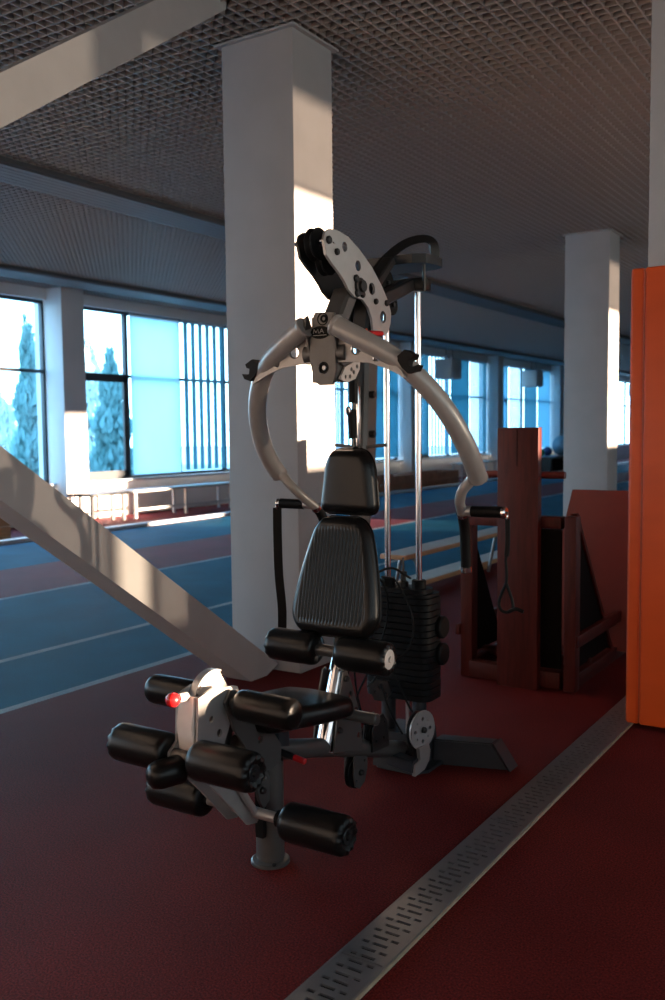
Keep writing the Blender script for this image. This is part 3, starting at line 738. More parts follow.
# base casting
bs = [(-0.145, 3.27), (-0.11, 3.225), (0.06, 3.225), (0.10, 3.28), (0.10, 3.42), (0.08, 3.47), (-0.12, 3.47), (-0.145, 3.42)]
base = MB().plate([(XM + a, b) for a, b in bs], 0.010, 0.022, axis='z').build('base_plate', M_base, gym)
MB().plate([(3.215, 0.022), (3.225, 0.125), (3.26, 0.160), (3.43, 0.160), (3.46, 0.022)], XM - 0.125, XM + 0.055, axis='x').build('base_housing', M_base, gym)
for p in ((-0.07, 3.222, 0.100), (0.025, 3.222, 0.100)): bolt(S(*p), (0, -1, 0.3), 0.014, 0.014)
for s in (1, -1):
    m = MB()
    z1 = 0.108
    q = [(0.06, 3.395, 0), (0.36, 3.490, 0), (0.36, 3.565, 0), (0.06, 3.475, 0), (0.06, 3.395, z1), (0.295, 3.470, z1), (0.295, 3.545, z1), (0.06, 3.475, z1)]
    m.faces([S(s * a, b, c + 0.002) for a, b, c in q], [(0, 1, 2, 3), (4, 7, 6, 5), (0, 4, 5, 1), (1, 5, 6, 2), (2, 6, 7, 3), (3, 7, 4, 0)])
    bmesh.ops.bevel(m.bm, geom=m.bm.edges[:], offset=0.006, segments=2, affect='EDGES')
    sb = m.build('stabilizer', M_base, gym)
    m2 = MB(); q = [(0.362, 3.482, 0), (0.368, 3.482, 0), (0.303, 3.462, 0.111), (0.297, 3.462, 0.111)]
    m2.faces([S(s * a, b, c + 0.001) for a, b, c in q] + [S(s * a, b + 0.085, c + 0.001) for a, b, c in q], [(0, 1, 2, 3), (4, 7, 6, 5), (0, 4, 5, 1), (1, 5, 6, 2), (2, 6, 7, 3), (3, 7, 4, 0)])
    m2.build('end_plate', M_base, sb)

# weight stack
SC, SY = -0.030, 3.310
def plate_outline(w, d, c=0.045, n=4):
    pts = []
    for (sx, sy, a0) in ((1, -1, -90), (1, 1, 0), (-1, 1, 90), (-1, -1, 180)):
        for k in range(n + 1):
            a = math.radians(a0 + 90 * k / n); pts.append((SC + XM + sx * (w - c) + c * math.cos(a), SY + sy * (d - c) + c * math.sin(a)))
    return pts
N_PL, PZ, PH = 16, 0.310, 0.0262
wp = MB().plate(plate_outline(0.148, 0.078), PZ, PZ + PH - 0.0022, axis='z')
bmesh.ops.bevel(wp.bm, geom=[e for e in wp.bm.edges if len(e.link_faces) == 2 and e.calc_face_angle(0) > 1.2], offset=0.002, segments=1, affect='EDGES')
w0 = wp.build('weight_plate', M_iron, gym)
pin0 = MB().cyl(S(SC - 0.02, SY - 0.0785, PZ + 0.012), S(SC - 0.02, SY - 0.076, PZ + 0.012), 0.006, 10).build('pin_hole_shade', M_void, w0)  # black disc paints the shade inside a pin hole
for k in range(1, N_PL):
    o = w0.copy(); COL.objects.link(o); o.parent = gym; o.location = (0, 0, k * PH)
    p2 = pin0.copy(); COL.objects.link(p2); p2.parent = o
zt_ = PZ + N_PL * PH
tp = MB().plate(plate_outline(0.144, 0.074), zt_, zt_ + 0.012, axis='z').plate(plate_outline(0.120, 0.058, 0.035), zt_ + 0.012, zt_ + 0.030, axis='z').build('top_plate', M_iron, gym)
RD = 0.072
for s in (-1, 1):
    MB().lathe([(0.030, 0), (0.030, 0.028), (0.026, 0.034), (0.014, 0.034)], S(SC + s * RD, SY, zt_ + 0.030), (0, 0, 1), 20).build('bushing', M_rubber, tp)
    MB().cyl(S(SC + s * RD, SY, 0.15), S(SC + s * RD, SY, 1.975), 0.0125, 16).build('guide_rod', M_chrome, gym)
    MB().cyl(S(SC + s * RD, SY, 0.155), S(SC + s * RD, SY, PZ), 0.030, 20).build('rod_sleeve', M_base, gym)
MB().lathe([(0.022, 0), (0.022, 0.02), (0.012, 0.026), (0.012, 0.05), (0.016, 0.052), (0.016, 0.062), (0.005, 0.066), (0.004, 0.12)], S(SC, SY, zt_ + 0.030), (0, 0, 1), 16).build('selector_stem', M_dark, tp)
MB().bar([S(0.02, SY - 0.06, 0.17), S(0.02, SY - 0.06, PZ)], 0.014, 0.008).build('selector_bar', M_steel, gym)
# dark wings behind the stack
for zz in (0.60, 0.49):
    MB().cyl(S(0.115, SY + 0.04, zz), S(0.140, SY + 0.04, zz), 0.046, 18, 0.006).build('side_roller', M_rubber, gym)
# plate holding the lower cable, in front of the stack
MB().plate([(XM - 0.105 + a, b) for a, b in [(0, 0.36), (0.02, 0.315), (0.07, 0.315), (0.10, 0.36), (0.085, 0.40), (0.02, 0.40)]], 3.16, 3.17, axis='y', holes=[(XM - 0.055, 0.372, 0.010), (XM - 0.08, 0.35, 0.006), (XM - 0.03, 0.35, 0.006)]).build('cable_plate', M_dark, gym)
# cables
def cable(pts, r=0.004, name='cable', m=M_rubber): return MB().tube(catmull([S(*p) for p in pts], 8), r, 8).build(name, m, gym)
cable([(-0.01, 3.10, 0.83), (0.01, 3.18, 0.80), (0.07, 3.20, 0.66), (0.06, 3.19, 0.54), (-0.02, 3.14, 0.46), (-0.05, 3.05, 0.40)])
cable([(-0.06, 3.10, 0.86), (-0.05, 3.20, 0.76), (-0.06, 3.22, 0.62), (-0.09, 3.15, 0.46), (-0.10, 3.05, 0.34), (-0.02, 3.0, 0.28)])
cable([(-0.16, 3.10, 0.66), (-0.08, 3.18, 0.52), (0.0, 3.18, 0.42), (0.06, 3.19, 0.30), (0.09, 3.20, 0.26)])
cable([(-0.03, 3.12, 0.40), (0.0, 3.13, 0.30), (0.05, 3.15, 0.20)])
cable([(-0.045, 2.90, 0.56), (-0.05, 2.92, 0.42), (-0.01, 2.95, 0.24)])
cable([(-0.02, 2.90, 0.60), (-0.02, 2.92, 0.42), (0.02, 2.94, 0.24)])
cable([(0.02, 3.28, 0.80), (-0.02, 3.20, 0.85), (-0.06, 3.12, 0.83), (-0.10, 3.05, 0.78)], 0.005)

# head of the frame: two curved plates, pulley, links
plt = [(2.612, 2.030), (2.622, 2.058), (2.650, 2.073), (2.695, 2.076), (2.765, 2.066), (2.842, 2.034), (2.925, 1.986), (2.996, 1.928), (3.045, 1.876), (3.066, 1.835), (3.060, 1.795), (3.040, 1.762), (3.018, 1.748), (2.935, 1.752),
       (2.925, 1.800), (2.900, 1.838), (2.860, 1.862), (2.805, 1.866), (2.766, 1.886), (2.742, 1.910), (2.706, 1.936), (2.662, 1.960), (2.626, 1.985)]
ph = [(2.742, 2.028, 0.017), (2.830, 1.976, 0.019), (2.925, 1.908, 0.022), (3.005, 1.815, 0.022), (2.672, 2.030, 0.004)]
for s in (0.047, -0.057):
    MB().plate(plt, XM + s, XM + s + 0.010, holes=ph, hn=18).build('head_plate', M_silver if s > 0 else M_dark, gym)  # left plate's shade is put in by giving it darker steel
for (yy, zz, r) in ((2.638, 2.034, 0.014), (2.688, 2.003, 0.012), (2.812, 1.930, 0.014), (2.820, 1.880, 0.014), (2.855, 1.879, 0.012), (2.948, 1.865, 0.011), (3.028, 1.868, 0.012)):
    bolt(S(0.057, yy, zz), (1, 0, 0), r, 0.010)
MB().lathe([(0.030, 0), (0.030, 0.010), (0.020, 0.012), (0.020, 0.022), (0.010, 0.022)], S(0.057, 2.835, 1.905), (1, 0, 0), 20).build('pivot_cap', M_dark, gym)
MB().cyl(S(-0.075, 2.638, 2.034), S(0.055, 2.638, 2.034), 0.008, 10).build('pulley_axle', M_chrome, gym)
pulley(-0.005, 2.660, 2.030, 0.055, 0.030)
pulley(-0.005, 2.720, 1.985, 0.052, 0.026)
# cross tube and rear links to the guide rods
MB().bar([S(0, 2.955, 1.70), S(0, 2.99, 1.92)], 0.07, 0.08, up=(0, 1, 0), ch=0.01).build('mast_head', M_dark, gym)
MB().bar([S(0.02, 3.00, 1.870), S(0.02, 3.27, 1.965)], 0.055, 0.05, ch=0.006).build('rear_link', M_dark, gym)
MB().box(XM + SC - 0.115, XM + SC + 0.115, SY - 0.035, SY + 0.035, 1.945, 1.995, bev=0.008).build('rod_bracket', M_dark, gym)
MB().cyl(S(SC + 0.02, SY - 0.037, 1.97), S(SC + 0.02, SY - 0.045, 1.97), 0.012, 10).build('bracket_bolt', M_dark, gym)
tray = [(XM + SC + a, SY + b) for a, b in [(-0.16, -0.06), (-0.13, -0.10), (0.10, -0.10), (0.145, -0.07), (0.155, 0.0), (0.145, 0.07), (0.10, 0.10), (-0.13, 0.10), (-0.16, 0.06)]]
MB().plate(tray, 2.040, 2.075, axis='z').build('top_tray', M_dark, gym)
MB().cyl(S(SC + 0.125, SY - 0.05, 2.04), S(SC + 0.125, SY - 0.05, 1.935), 0.006, 10).build('stud', M_dark, gym)
pulley(-0.02, 3.16, 1.965, 0.050); pulley(-0.02, 3.20, 1.885, 0.040)
MB().bar(catmull([S(-0.06, 3.12, 1.985), S(-0.03, 3.18, 2.06), S(0.02, 3.25, 2.125), S(0.075, 3.30, 2.145), S(0.108, 3.315, 2.125), S(0.115, 3.315, 2.07)], 6), 0.038, 0.006, up=(0.5, -0.3, 1)).build('strap_arch', M_dark, gym)
MB().bar([S(0, 3.02, 1.93), S(-0.01, 3.17, 2.05)], 0.05, 0.035, ch=0.005).build('rear_link', M_dark, gym)
# press hub
hub = MB().bar([S(0, 2.835, 1.885), S(0, 2.705, 1.700)], 0.080, 0.060, up=(0, -1, 0.7), ch=0.010).build('press_hub', M_grey, gym)
fpz = [(-0.052, 1.700), (-0.052, 1.650), (-0.034, 1.570), (-0.012, 1.556), (0.040, 1.556), (0.054, 1.600), (0.054, 1.760), (0.050, 1.800), (-0.026, 1.806), (-0.034, 1.795)]
MB().plate([(XM + a, b) for a, b in fpz], 2.680, 2.692, axis='y', holes=[(XM + 0.006, 1.615, 0.021)], hn=18).xf(Matrix.Identity(4)).build('hub_face', M_grey, hub)
MB().cyl(S(0.006, 2.698, 1.615), S(0.006, 2.686, 1.615), 0.021, 18).build('hub_recess', M_rubber, hub)
bolt(S(0.006, 2.686, 1.615), (0, -1, 0), 0.009, 0.006, hub, M_steel)
for s in (0.040, -0.048):
    MB().plate([(2.690, 1.79), (2.74, 1.80), (2.80, 1.74), (2.80, 1.60), (2.74, 1.566), (2.690, 1.566)], XM + s, XM + s + 0.008).build('hub_side', M_grey, hub)
MB().cyl(S(-0.085, 2.715, 1.665), S(0.085, 2.715, 1.665), 0.034, 20).build('hub_axle', M_grey, hub)
MB().plate([(2.745, 1.565), (2.70, 1.575), (2.735, 1.62), (2.80, 1.640), (2.835, 1.655), (2.83, 1.615), (2.80, 1.58)], XM + 0.052, XM + 0.060, holes=[(2.735, 1.585, 0.007), (2.765, 1.587, 0.008), (2.790, 1.603, 0.008), (2.812, 1.624, 0.008), (2.775, 1.612, 0.008)], hn=10).build('index_sector', M_pale, hub)
# logo on the hub face: black oval, letters, ring emblem
MB().plate([(XM - 0.006 + 0.040 * math.cos(2 * PI * i / 24), 1.736 + 0.022 * math.sin(2 * PI * i / 24)) for i in range(24)], 2.6780, 2.6800, axis='y').build('logo_oval', M_logo, hub)
MB().torus(S(0.004, 2.6795, 1.781), (0, 1, 0), 0.020, 0.0022, 24, 6).build('logo_ring', M_logo, hub)
MB().torus(S(0.008, 2.6795, 1.782), (0, 1, 0), 0.010, 0.0040, 20, 6).build('logo_ring', M_logo, hub)
def letter(strokes, x0, z0, sx, sz, name='logo_letter'):
    m = MB()
    for a, b in strokes: m.bar([(x0 + a[0] * sx, 2.6776, z0 + a[1] * sz), (x0 + b[0] * sx, 2.6776, z0 + b[1] * sz)], 0.0016, 0.0024, up=(0, 0.2, 1))
    m.build(name, M_logotext, hub)
letter([((0, 0), (0.15, 1)), ((0.15, 1), (0.5, 0.2)), ((0.5, 0.2), (0.85, 1)), ((0.85, 1), (1, 0))], XM - 0.034, 1.733, 0.022, 0.015)
letter([((0, 0), (0.5, 1)), ((0.5, 1), (1, 0)), ((0.25, 0.4), (0.75, 0.4))], XM - 0.008, 1.733, 0.017, 0.015)
MB().box(XM - 0.036, XM + 0.020, 2.6772, 2.6784, 1.7255, 1.7275).build('logo_underline', M_logotext, hub)
# red-tipped lock
lk = MB().cyl(S(0.03, 2.87, 1.752), S(0.065, 2.87, 1.750), 0.012, 12).build('lock_pin', M_chrome, gym)
MB().cyl(S(0.062, 2.895, 1.747), S(0.062, 2.985, 1.752), 0.010, 12, 0.003).build('red_sleeve', M_red, lk)

# curved press arms, handles and grips
ARM = [(0.062, 2.664, 1.756), (0.121, 2.673, 1.724), (0.176, 2.684, 1.693), (0.239, 2.708, 1.655), (0.299, 2.738, 1.605), (0.349, 2.776, 1.547), (0.389, 2.818, 1.481), (0.416, 2.862, 1.413), (0.433, 2.915, 1.338), (0.437, 2.964, 1.278), (0.433, 3.012, 1.228)]
THIN = [(0.434, 2.985, 1.250), (0.405, 3.005, 1.215), (0.375, 3.010, 1.183), (0.347, 3.045, 1.140), (0.334, 3.085, 1.110), (0.324, 3.115, 1.088)]
GRIP = [(0.324, 3.115, 1.088), (0.318, 3.140, 1.060), (0.314, 3.160, 1.020), (0.311, 3.172, 0.950), (0.310, 3.180, 0.880)]
for s in (1, -1):
    T = lambda L: [S(s * a, b, c) for a, b, c in L]
    path = catmull(T(ARM), 5); n = len(path)
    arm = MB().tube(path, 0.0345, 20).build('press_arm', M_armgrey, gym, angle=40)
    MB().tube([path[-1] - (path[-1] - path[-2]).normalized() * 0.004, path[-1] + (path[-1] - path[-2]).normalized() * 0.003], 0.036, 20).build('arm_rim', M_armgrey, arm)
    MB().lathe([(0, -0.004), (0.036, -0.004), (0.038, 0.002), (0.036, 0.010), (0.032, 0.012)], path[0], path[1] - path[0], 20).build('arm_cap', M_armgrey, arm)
    # gusset web below the arm's root
    yw = 2.70
    web = [(0.055, 1.745), (0.121, 1.715), (0.176, 1.685), (0.239, 1.645), (0.299, 1.595), (0.315, 1.570), (0.25, 1.600), (0.18, 1.625), (0.11, 1.632), (0.055, 1.632)]
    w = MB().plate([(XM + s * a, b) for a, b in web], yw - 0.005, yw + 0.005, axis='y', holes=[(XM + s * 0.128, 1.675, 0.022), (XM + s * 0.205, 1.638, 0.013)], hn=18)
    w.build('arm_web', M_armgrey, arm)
    for (a, b, r) in ((0.128, 1.675, 0.022), (0.205, 1.638, 0.013)): MB().torus(S(s * a, yw, b), (0, 1, 0), r, 0.005, 20, 8).build('hole_rim', M_chrome, arm)
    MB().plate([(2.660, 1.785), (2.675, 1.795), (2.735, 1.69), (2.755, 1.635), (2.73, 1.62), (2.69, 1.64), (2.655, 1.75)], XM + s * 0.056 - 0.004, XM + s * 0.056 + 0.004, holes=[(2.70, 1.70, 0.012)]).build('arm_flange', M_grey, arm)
    # black clip on the arm
    c0 = Vector(S(s * 0.325, 2.715, 1.628))
    m = MB(); q = [(-0.040, -0.022), (-0.030, 0.018), (0.006, 0.026), (0.010, 0.012), (0.002, 0.0), (0.016, -0.012), (0.030, -0.006), (0.040, 0.010), (0.044, -0.012), (0.030, -0.034), (0.0, -0.034)]
    m.plate(q, -0.022, 0.022, axis='y')
    m.xf(Matrix.Translation(c0) @ Matrix.Rotation(s * math.radians(40), 4, 'Y') @ Matrix.Scale(s, 4, (1, 0, 0)))
    m.build('arm_clip', M_rubber, arm)
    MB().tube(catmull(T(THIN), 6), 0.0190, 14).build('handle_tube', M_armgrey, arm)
    MB().tube(catmull(T(GRIP), 6), 0.0200, 16).build('vertical_grip', M_rubber, arm)
    g1, g2 = Vector(T(GRIP)[-2]), Vector(T(GRIP)[-1]); d = (g2 - g1).normalized()
    MB().cyl(g2 - d * 0.004, g2 + d * 0.020, 0.0215, 18, 0.003).build('grip_end', M_chrome, arm)
    MB().cyl(Vector(T(THIN)[-1]) + Vector((0, -0.004, 0.006)), Vector(T(THIN)[-1]) + Vector((0, 0.006, -0.008)), 0.0215, 18).build('grip_collar', M_chrome, arm)
    MB().cyl(S(s * 0.330, 3.098, 1.101), S(s * 0.372, 3.098, 1.101), 0.019, 16, 0.003).build('handle_collar', M_silver, arm)
    MB().cyl(S(s * 0.370, 3.098, 1.101), S(s * 0.488, 3.098, 1.101), 0.0205, 18, 0.002).build('horizontal_grip', M_rubber, arm)
    MB().cyl(S(s * 0.486, 3.098, 1.101), S(s * 0.505, 3.098, 1.101), 0.0215, 18, 0.004).build('grip_end', M_chrome, arm)
    MB().torus(S(s * 0.508, 3.098, 1.088), (1, 0.4, 0), 0.013, 0.004, 16, 8).build('strap_ring', M_chrome, arm)

# straps hanging from the handles
ls = MB().bar(catmull([S(-0.508, 3.098, 1.082), S(-0.506, 3.095, 0.95), S(-0.502, 3.095, 0.80), S(-0.492, 3.10, 0.66), S(-0.494, 3.10, 0.55), S(-0.500, 3.10, 0.44)], 6), 0.036, 0.006, up=(0.5, -1, 0))
tag(ls.build('hanging_strap', M_rubber), 'flat black strap hanging from the left horizontal handle of the gym machine', 'strap')
rs = MB().bar(catmull([S(0.508, 3.098, 1.080), S(0.510, 3.096, 1.05), S(0.510, 3.096, 0.985), S(0.506, 3.096, 0.945)], 5), 0.017, 0.010, up=(0, -1, 0), ch=0.002)
rs.tube(catmull([S(0.508, 3.096, 0.955), S(0.503, 3.096, 0.93), S(0.507, 3.096, 0.88), S(0.505, 3.096, 0.840)], 6), 0.0055, 8)
loop = [(0.505, 3.096, 0.845), (0.488, 3.096, 0.808), (0.478, 3.096, 0.772), (0.486, 3.096, 0.748), (0.508, 3.096, 0.742), (0.530, 3.096, 0.756), (0.528, 3.096, 0.785), (0.518, 3.096, 0.815), (0.506, 3.096, 0.845)]
rs.tube(catmull([S(*p) for p in loop], 6), 0.0060, 8)
rs.tube(catmull([S(0.520, 3.092, 0.748), S(0.545, 3.090, 0.758), S(0.572, 3.092, 0.750)], 6), 0.007, 8)
tag(rs.build('looped_strap', M_rubber), 'thin black cord with a loop hanging from the right handle of the gym machine', 'strap')

# ------------------------------------------------------------------ red wooden apparatus behind the machine
stand = thing('wooden_stand', 'dark red wooden stand with a tall plank, frame and sloping board', 'wooden stand', (-1.85, 5.1, 0))
YS = 4.74
def wbox(name, x0, x1, y0, y1, z0, z1, m=M_redwood, bev=0.004): return MB().box(x0, x1, y0, y1, z0, z1, bev=bev).build(name, m, stand)
wbox('post', -2.215, -2.145, YS + 0.02, YS + 0.10, 0.0, 0.93)
wbox('post', -1.600, -1.538, YS - 0.02, YS + 0.06, 0.0, 0.935)
wbox('post', -2.215, -2.145, YS + 1.02, YS + 1.10, 0.0, 0.93)
wbox('post', -1.630, -1.545, YS + 1.02, YS + 1.10, 0.0, 0.60)
wbox('top_rail', -2.150, -1.625, YS + 0.00, YS + 0.07, 0.865, 0.930)
wbox('bottom_rail', -2.150, -1.625, YS - 0.01, YS + 0.06, 0.005, 0.095)
wbox('side_rail', -1.60, -1.545, YS + 0.06, YS + 1.10, 0.008, 0.085)
wbox('side_rail', -2.210, -2.155, YS + 0.10, YS + 1.02, 0.008, 0.085)
wbox('side_rail', -2.240, -2.213, YS + 0.00, YS + 1.02, 0.235, 0.295)
wbox('side_rail', -1.563, -1.530, YS + 0.00, YS + 1.14, 0.235, 0.300)
wbox('cross_rail', -2.225, -1.56, YS + 0.30, YS + 0.35, 0.06, 0.11)
plank = wbox('plank', -1.955, -1.725, YS - 0.075, YS - 0.022, 0.0, 1.405, bev=0.004)
MB().box(-1.844, -1.841, YS - 0.0765, YS - 0.075, 1.20, 1.40).build('crack', M_darkpanel, plank)
MB().cyl((-2.10, YS + 0.03, 1.150), (-1.615, YS + 0.03, 1.150), 0.019, 14).build('dowel', M_redwood2, stand)
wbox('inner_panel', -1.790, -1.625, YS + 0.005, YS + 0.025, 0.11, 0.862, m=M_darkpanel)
# side panel, cut on the slope
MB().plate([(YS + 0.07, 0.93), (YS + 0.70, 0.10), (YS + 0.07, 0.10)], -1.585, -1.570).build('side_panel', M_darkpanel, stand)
MB().plate([(YS + 0.05, 0.945), (YS + 0.085, 0.945), (YS + 0.775, 0.06), (YS + 0.735, 0.06)], -1.590, -1.558).build('slope_edge', M_redwood, stand)
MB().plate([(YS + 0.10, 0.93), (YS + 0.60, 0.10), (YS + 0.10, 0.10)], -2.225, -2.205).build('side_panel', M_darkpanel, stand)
# big sloping board leaning behind
b0, b1 = Vector((0, YS + 0.78, 0.06)), Vector((0, YS + 0.95, 1.015))
m = MB()
nrm = Vector((0, 0.035, -0.006))
q = [(-2.05, *b0.yz), (-1.20, *b0.yz), (-1.20, *b1.yz), (-1.88, *b1.yz)]
m.faces(q + [(a, b + 0.03, c - 0.005) for a, b, c in q], [(0, 1, 2, 3), (4, 7, 6, 5), (0, 4, 5, 1), (1, 5, 6, 2), (2, 6, 7, 3), (3, 7, 4, 0)])
m.build('sloping_board', M_redwood2, stand)

# ------------------------------------------------------------------ gym benches and loose things in the hall
def gym_bench(x0, x1, y0, y1, z, label, m=M_wood):
    t = thing('gym_bench', label, 'bench', ((x0 + x1) / 2, (y0 + y1) / 2, 0), 'wooden gym benches')
    MB().box(x0, x1, y0, y1, z - 0.035, z, bev=0.006).build('bench_top', m, t)
    MB().box(x0 + 0.01, x1 - 0.01, y0 + 0.01, y1 - 0.01, z, z + 0.004).build('top_surface', M_whitetop, t)
    for yy in (y0 + 0.25, y1 - 0.25):
        MB().tube(rounded([(x0 - 0.03, yy, 0.01), (x0 + 0.05, yy, z - 0.045), (x1 - 0.05, yy, z - 0.045), (x1 + 0.03, yy, 0.01)], 0.07), 0.016, 10).build('bench_leg', M_tubegrey, t)
    return t
gym_bench(-3.56, -3.33, 6.18, 8.6, 0.44, 'wooden gym bench with bent tube legs behind the weight stack')
pl = thing('low_balance_beam', 'long low wooden beam lying along the edge of the blue track', 'beam', (-3.78, 8.2, 0))
MB().box(-3.90, -3.66, 6.9, 10.2, 0.045, 0.085, bev=0.005).build('beam_top', M_wood, pl)
MB().box(-3.895, -3.67, 6.91, 10.19, 0.085, 0.089).build('top_surface', M_whitetop, pl)
for yy in (7.1, 8.5, 9.9): MB().box(-3.86, -3.70, yy, yy + 0.08, 0, 0.045).build('beam_foot', M_wood, pl)

def wall_bench(x0, x1, y0, y1, z, label, top, leg):
    t = thing('wall_bench', label, 'bench', ((x0 + x1) / 2, (y0 + y1) / 2, 0), 'benches along the window wall')
    MB().box(x0, x1, y0, y1, z - 0.04, z, bev=0.006).build('bench_top', top, t)
    n = max(2, int((y1 - y0) / 1.1) + 1)
    for k in range(n):
        yy = y0 + 0.08 + (y1 - y0 - 0.16) * k / (n - 1)
        for xx in (x0 + 0.05, x1 - 0.05): MB().box(xx - 0.022, xx + 0.022, yy - 0.022, yy + 0.022, 0, z - 0.04).build('bench_leg', leg, t)
    MB().box(x1 - 0.065, x1 - 0.035, y0 + 0.08, y1 - 0.08, 0.13, 0.17).build('stretcher', leg, t)
    return t
wall_bench(-11.10, -10.72, 10.72, 13.3, 0.47, 'long white bench with pale legs under the shaded window', M_whitetop, M_white)
wall_bench(-11.05, -10.70, 9.78, 10.60, 0.47, 'short dark bench beside the sunlit pilaster', M_dark, M_tubegrey)
wall_bench(-11.0, -10.65, 23.0, 25.4, 0.47, 'far white bench against the wall below the blue blinds', M_whitetop, M_white)

def crate(x0, x1, y0, y1, z1, label, m=M_brick):
    t = thing('wooden_crate', label, 'crate', ((x0 + x1) / 2, (y0 + y1) / 2, 0), 'wooden crates by the wall')
    MB().box(x0, x1, y0, y1, 0, 0.03).build('crate_base', m, t)
    h = (z1 - 0.03) / 2
    for k in range(2):
        za, zb = 0.03 + k * h + 0.004, 0.03 + (k + 1) * h - 0.004
        for (a, b, c, d) in ((x0, x0 + 0.025, y0, y1), (x1 - 0.025, x1, y0, y1), (x0 + 0.025, x1 - 0.025, y0, y0 + 0.025), (x0 + 0.025, x1 - 0.025, y1 - 0.025, y1)):
            MB().box(a, b, c, d, za, zb, bev=0.003).build('board', m, t)
    return t
crate(-10.7, -10.1, 17.0, 19.2, 0.36, 'long timber crate by the wall, left of the guide rods', M_brick)
crate(-10.7, -10.1, 19.4, 21.6, 0.36, 'timber crate by the wall, seen between the guide rods', M_brick)
crate(-10.95, -10.35, 7.3, 8.05, 0.30, 'timber crate at the far left edge behind the brace', M_wood)
crate(-9.6, -9.1, 29.6, 30.2, 0.55, 'timber crate standing right of the exercise ball', M_wood)

ball = thing('exercise_ball', 'pale blue exercise ball far behind the wooden stand', 'ball', (-10.1, 29.5, 0.50))
MB().sphere((-10.1, 29.5, 0.83), 0.33, 24).build('ball_skin', M_ball, ball)
MB().torus((-10.1, 29.5, 0.83), (0, 0, 1), 0.329, 0.006, 24, 6).build('ball_ridge', M_ball, ball)
rack = thing('low_shelf', 'low dark shelf carrying the exercise ball by the far windows', 'shelf', (-10.4, 29.0, 0))
MB().box(-10.75, -9.75, 27.6, 30.2, 0.46, 0.50).build('shelf_board', M_dark, rack)
for yy in (27.65, 28.9, 30.15): MB().box(-10.7, -9.8, yy - 0.03, yy + 0.03, 0, 0.46).build('shelf_side', M_dark, rack)
tag(MB().sphere((-10.45, 28.5, 0.62), 0.12, 16).torus((-10.45, 28.5, 0.62), (0, 0, 1), 0.12, 0.006, 16, 6).build('medicine_ball', M_green), 'small green ball on the low shelf by the far windows', 'ball')
tag(MB().sphere((-10.4, 28.95, 0.65), 0.15, 16).torus((-10.4, 28.95, 0.65), (0, 0, 1), 0.15, 0.006, 16, 6).build('medicine_ball', mat('navy_ball', (0.02, 0.06, 0.20), 0.5)), 'dark blue ball on the low shelf by the far windows', 'ball')
tag(MB().box(-9.5, -9.0, 25.6, 27.2, 0.0, 0.04, bev=0.01).box(-9.5, -9.0, 25.6, 25.8, 0.04, 0.055, bev=0.005).build('exercise_mat', M_green), 'small green mat lying on the track far behind the tall plank', 'mat')

def heater(y, label, x=-10.75, z=2.72):
    t = thing('unit_heater', label, 'heater', (x, y, z), 'hanging unit heaters')
    MB().box(x - 0.28, x + 0.22, y - 0.30, y + 0.30, z, z + 0.52, bev=0.02).build('housing', M_white, t)
    for k in range(6): MB().box(x + 0.22, x + 0.245, y - 0.26, y + 0.26, z + 0.04 + k * 0.08, z + 0.055 + k * 0.08).build('louver', M_white, t)
    for dy in (-0.2, 0.2): MB().cyl((x, y + dy, z + 0.50), (x, y + dy, ZC + 0.03), 0.012, 8).build('hanger_rod', M_tubegrey, t)
heater(22.4, 'white box heater hanging above the blinds, nearest the curved right arm')
heater(28.6, 'white box heater hanging above the tall red plank')
heater(41.0, 'white box heater hanging far back beside the orange padding')

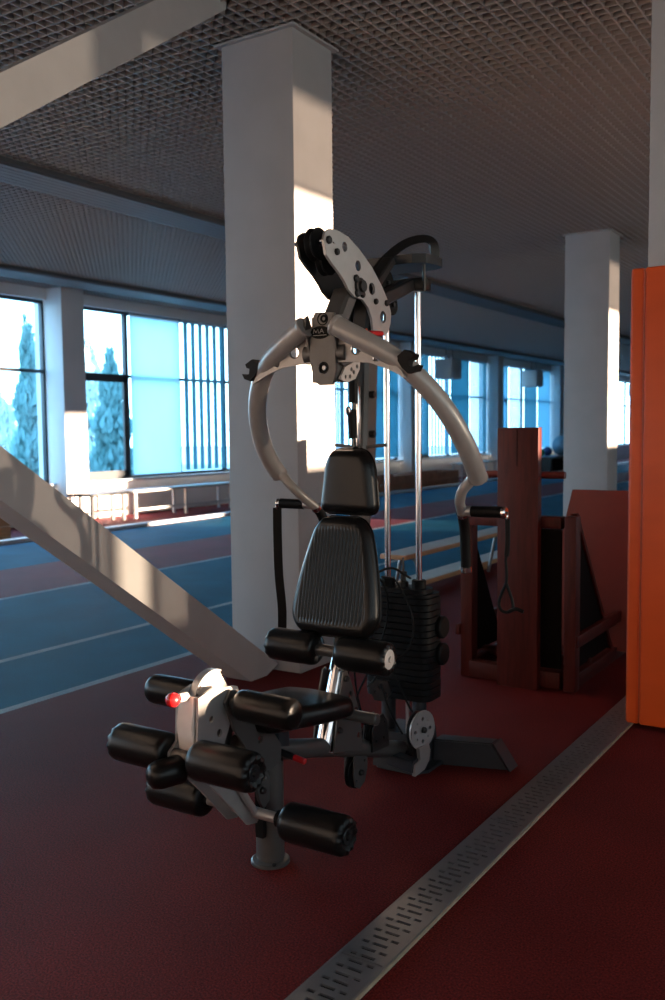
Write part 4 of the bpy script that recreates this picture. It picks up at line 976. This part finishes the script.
# low radiator under the leftmost window
rad = thing('radiator', 'low white radiator under the leftmost window behind the brace', 'radiator', (XL + 0.10, 8.9, 0.12))
MB().box(XL + 0.05, XL + 0.08, 8.2, 9.65, 0.12, 0.52).build('back_panel', M_white, rad)
rf = None
for k in range(14):
    yy = 8.22 + k * 0.105
    if rf is None: rf = MB().box(XL + 0.08, XL + 0.15, yy, yy + 0.085, 0.12, 0.52, bev=0.012).build('radiator_fin', M_white, rad)
    else:
        o = rf.copy(); COL.objects.link(o); o.parent = rad; o.location = (0, k * 0.105, 0)

# ------------------------------------------------------------------ outside
struct(MB().box(-80, XL - 0.45, -40, 90, -0.5, -0.4).build('outside_ground', M_asphalt), 'pale ground outside the windows', 'ground')
def tree(x, y, h, r, label, m, seed, n=2600):
    rnd = random.Random(seed)
    t = thing('cypress_tree', label, 'tree', (x, y, -0.4), 'trees outside the windows')
    tr = MB().lathe([(r * 0.12, 0), (r * 0.09, h * 0.3), (r * 0.05, h * 0.9)], (x, y, -0.4), (0, 0, 1), 8).build('trunk', M_bark, t)
    b = MB()
    for k in range(n):
        u = rnd.random() ** 0.8; z = -0.2 + h * u
        prof = math.sin(PI * min(1, (u * 0.92 + 0.08)) ** 0.62) ** 0.9 * (0.8 + 0.2 * math.sin(u * 23 + seed))
        a = rnd.random() * 2 * PI; rr = r * prof * (0.55 + 0.5 * rnd.random())
        c = Vector((x + rr * math.cos(a), y + rr * math.sin(a), z)); s_ = 0.07 + 0.10 * rnd.random()
        d1 = Vector((rnd.uniform(-.5, .5), rnd.uniform(-.5, .5), 1)).normalized() * s_ * 1.6; d2 = Vector((rnd.uniform(-1, 1), rnd.uniform(-1, 1), rnd.uniform(-.3, .3))).normalized() * s_ * 0.5
        b.faces([c - d1 * 0.5, c + d2, c + d1, c - d2], [(0, 1, 2, 3)])
    fo = b.build('foliage', m, t, recalc=False); fo['kind'] = 'stuff'
tree(-17.0, 13.85, 4.1, 0.42, 'blue green cypress seen through the leftmost window', M_leaf, 1)
tree(-16.2, 15.55, 3.4, 0.60, 'blue green cypress seen through the open casement window', M_leaf, 2)
tree(-24.0, 18.2, 3.0, 1.3, 'pale leafy tree at the left edge of the leftmost window', M_leaf2, 3)
tree(-24.0, 22.0, 4.6, 1.5, 'pale leafy tree behind the casement window', M_leaf2, 4)
tree(-17.5, 24.0, 5.0, 0.9, 'cypress behind the blue slatted window', M_leaf, 5)
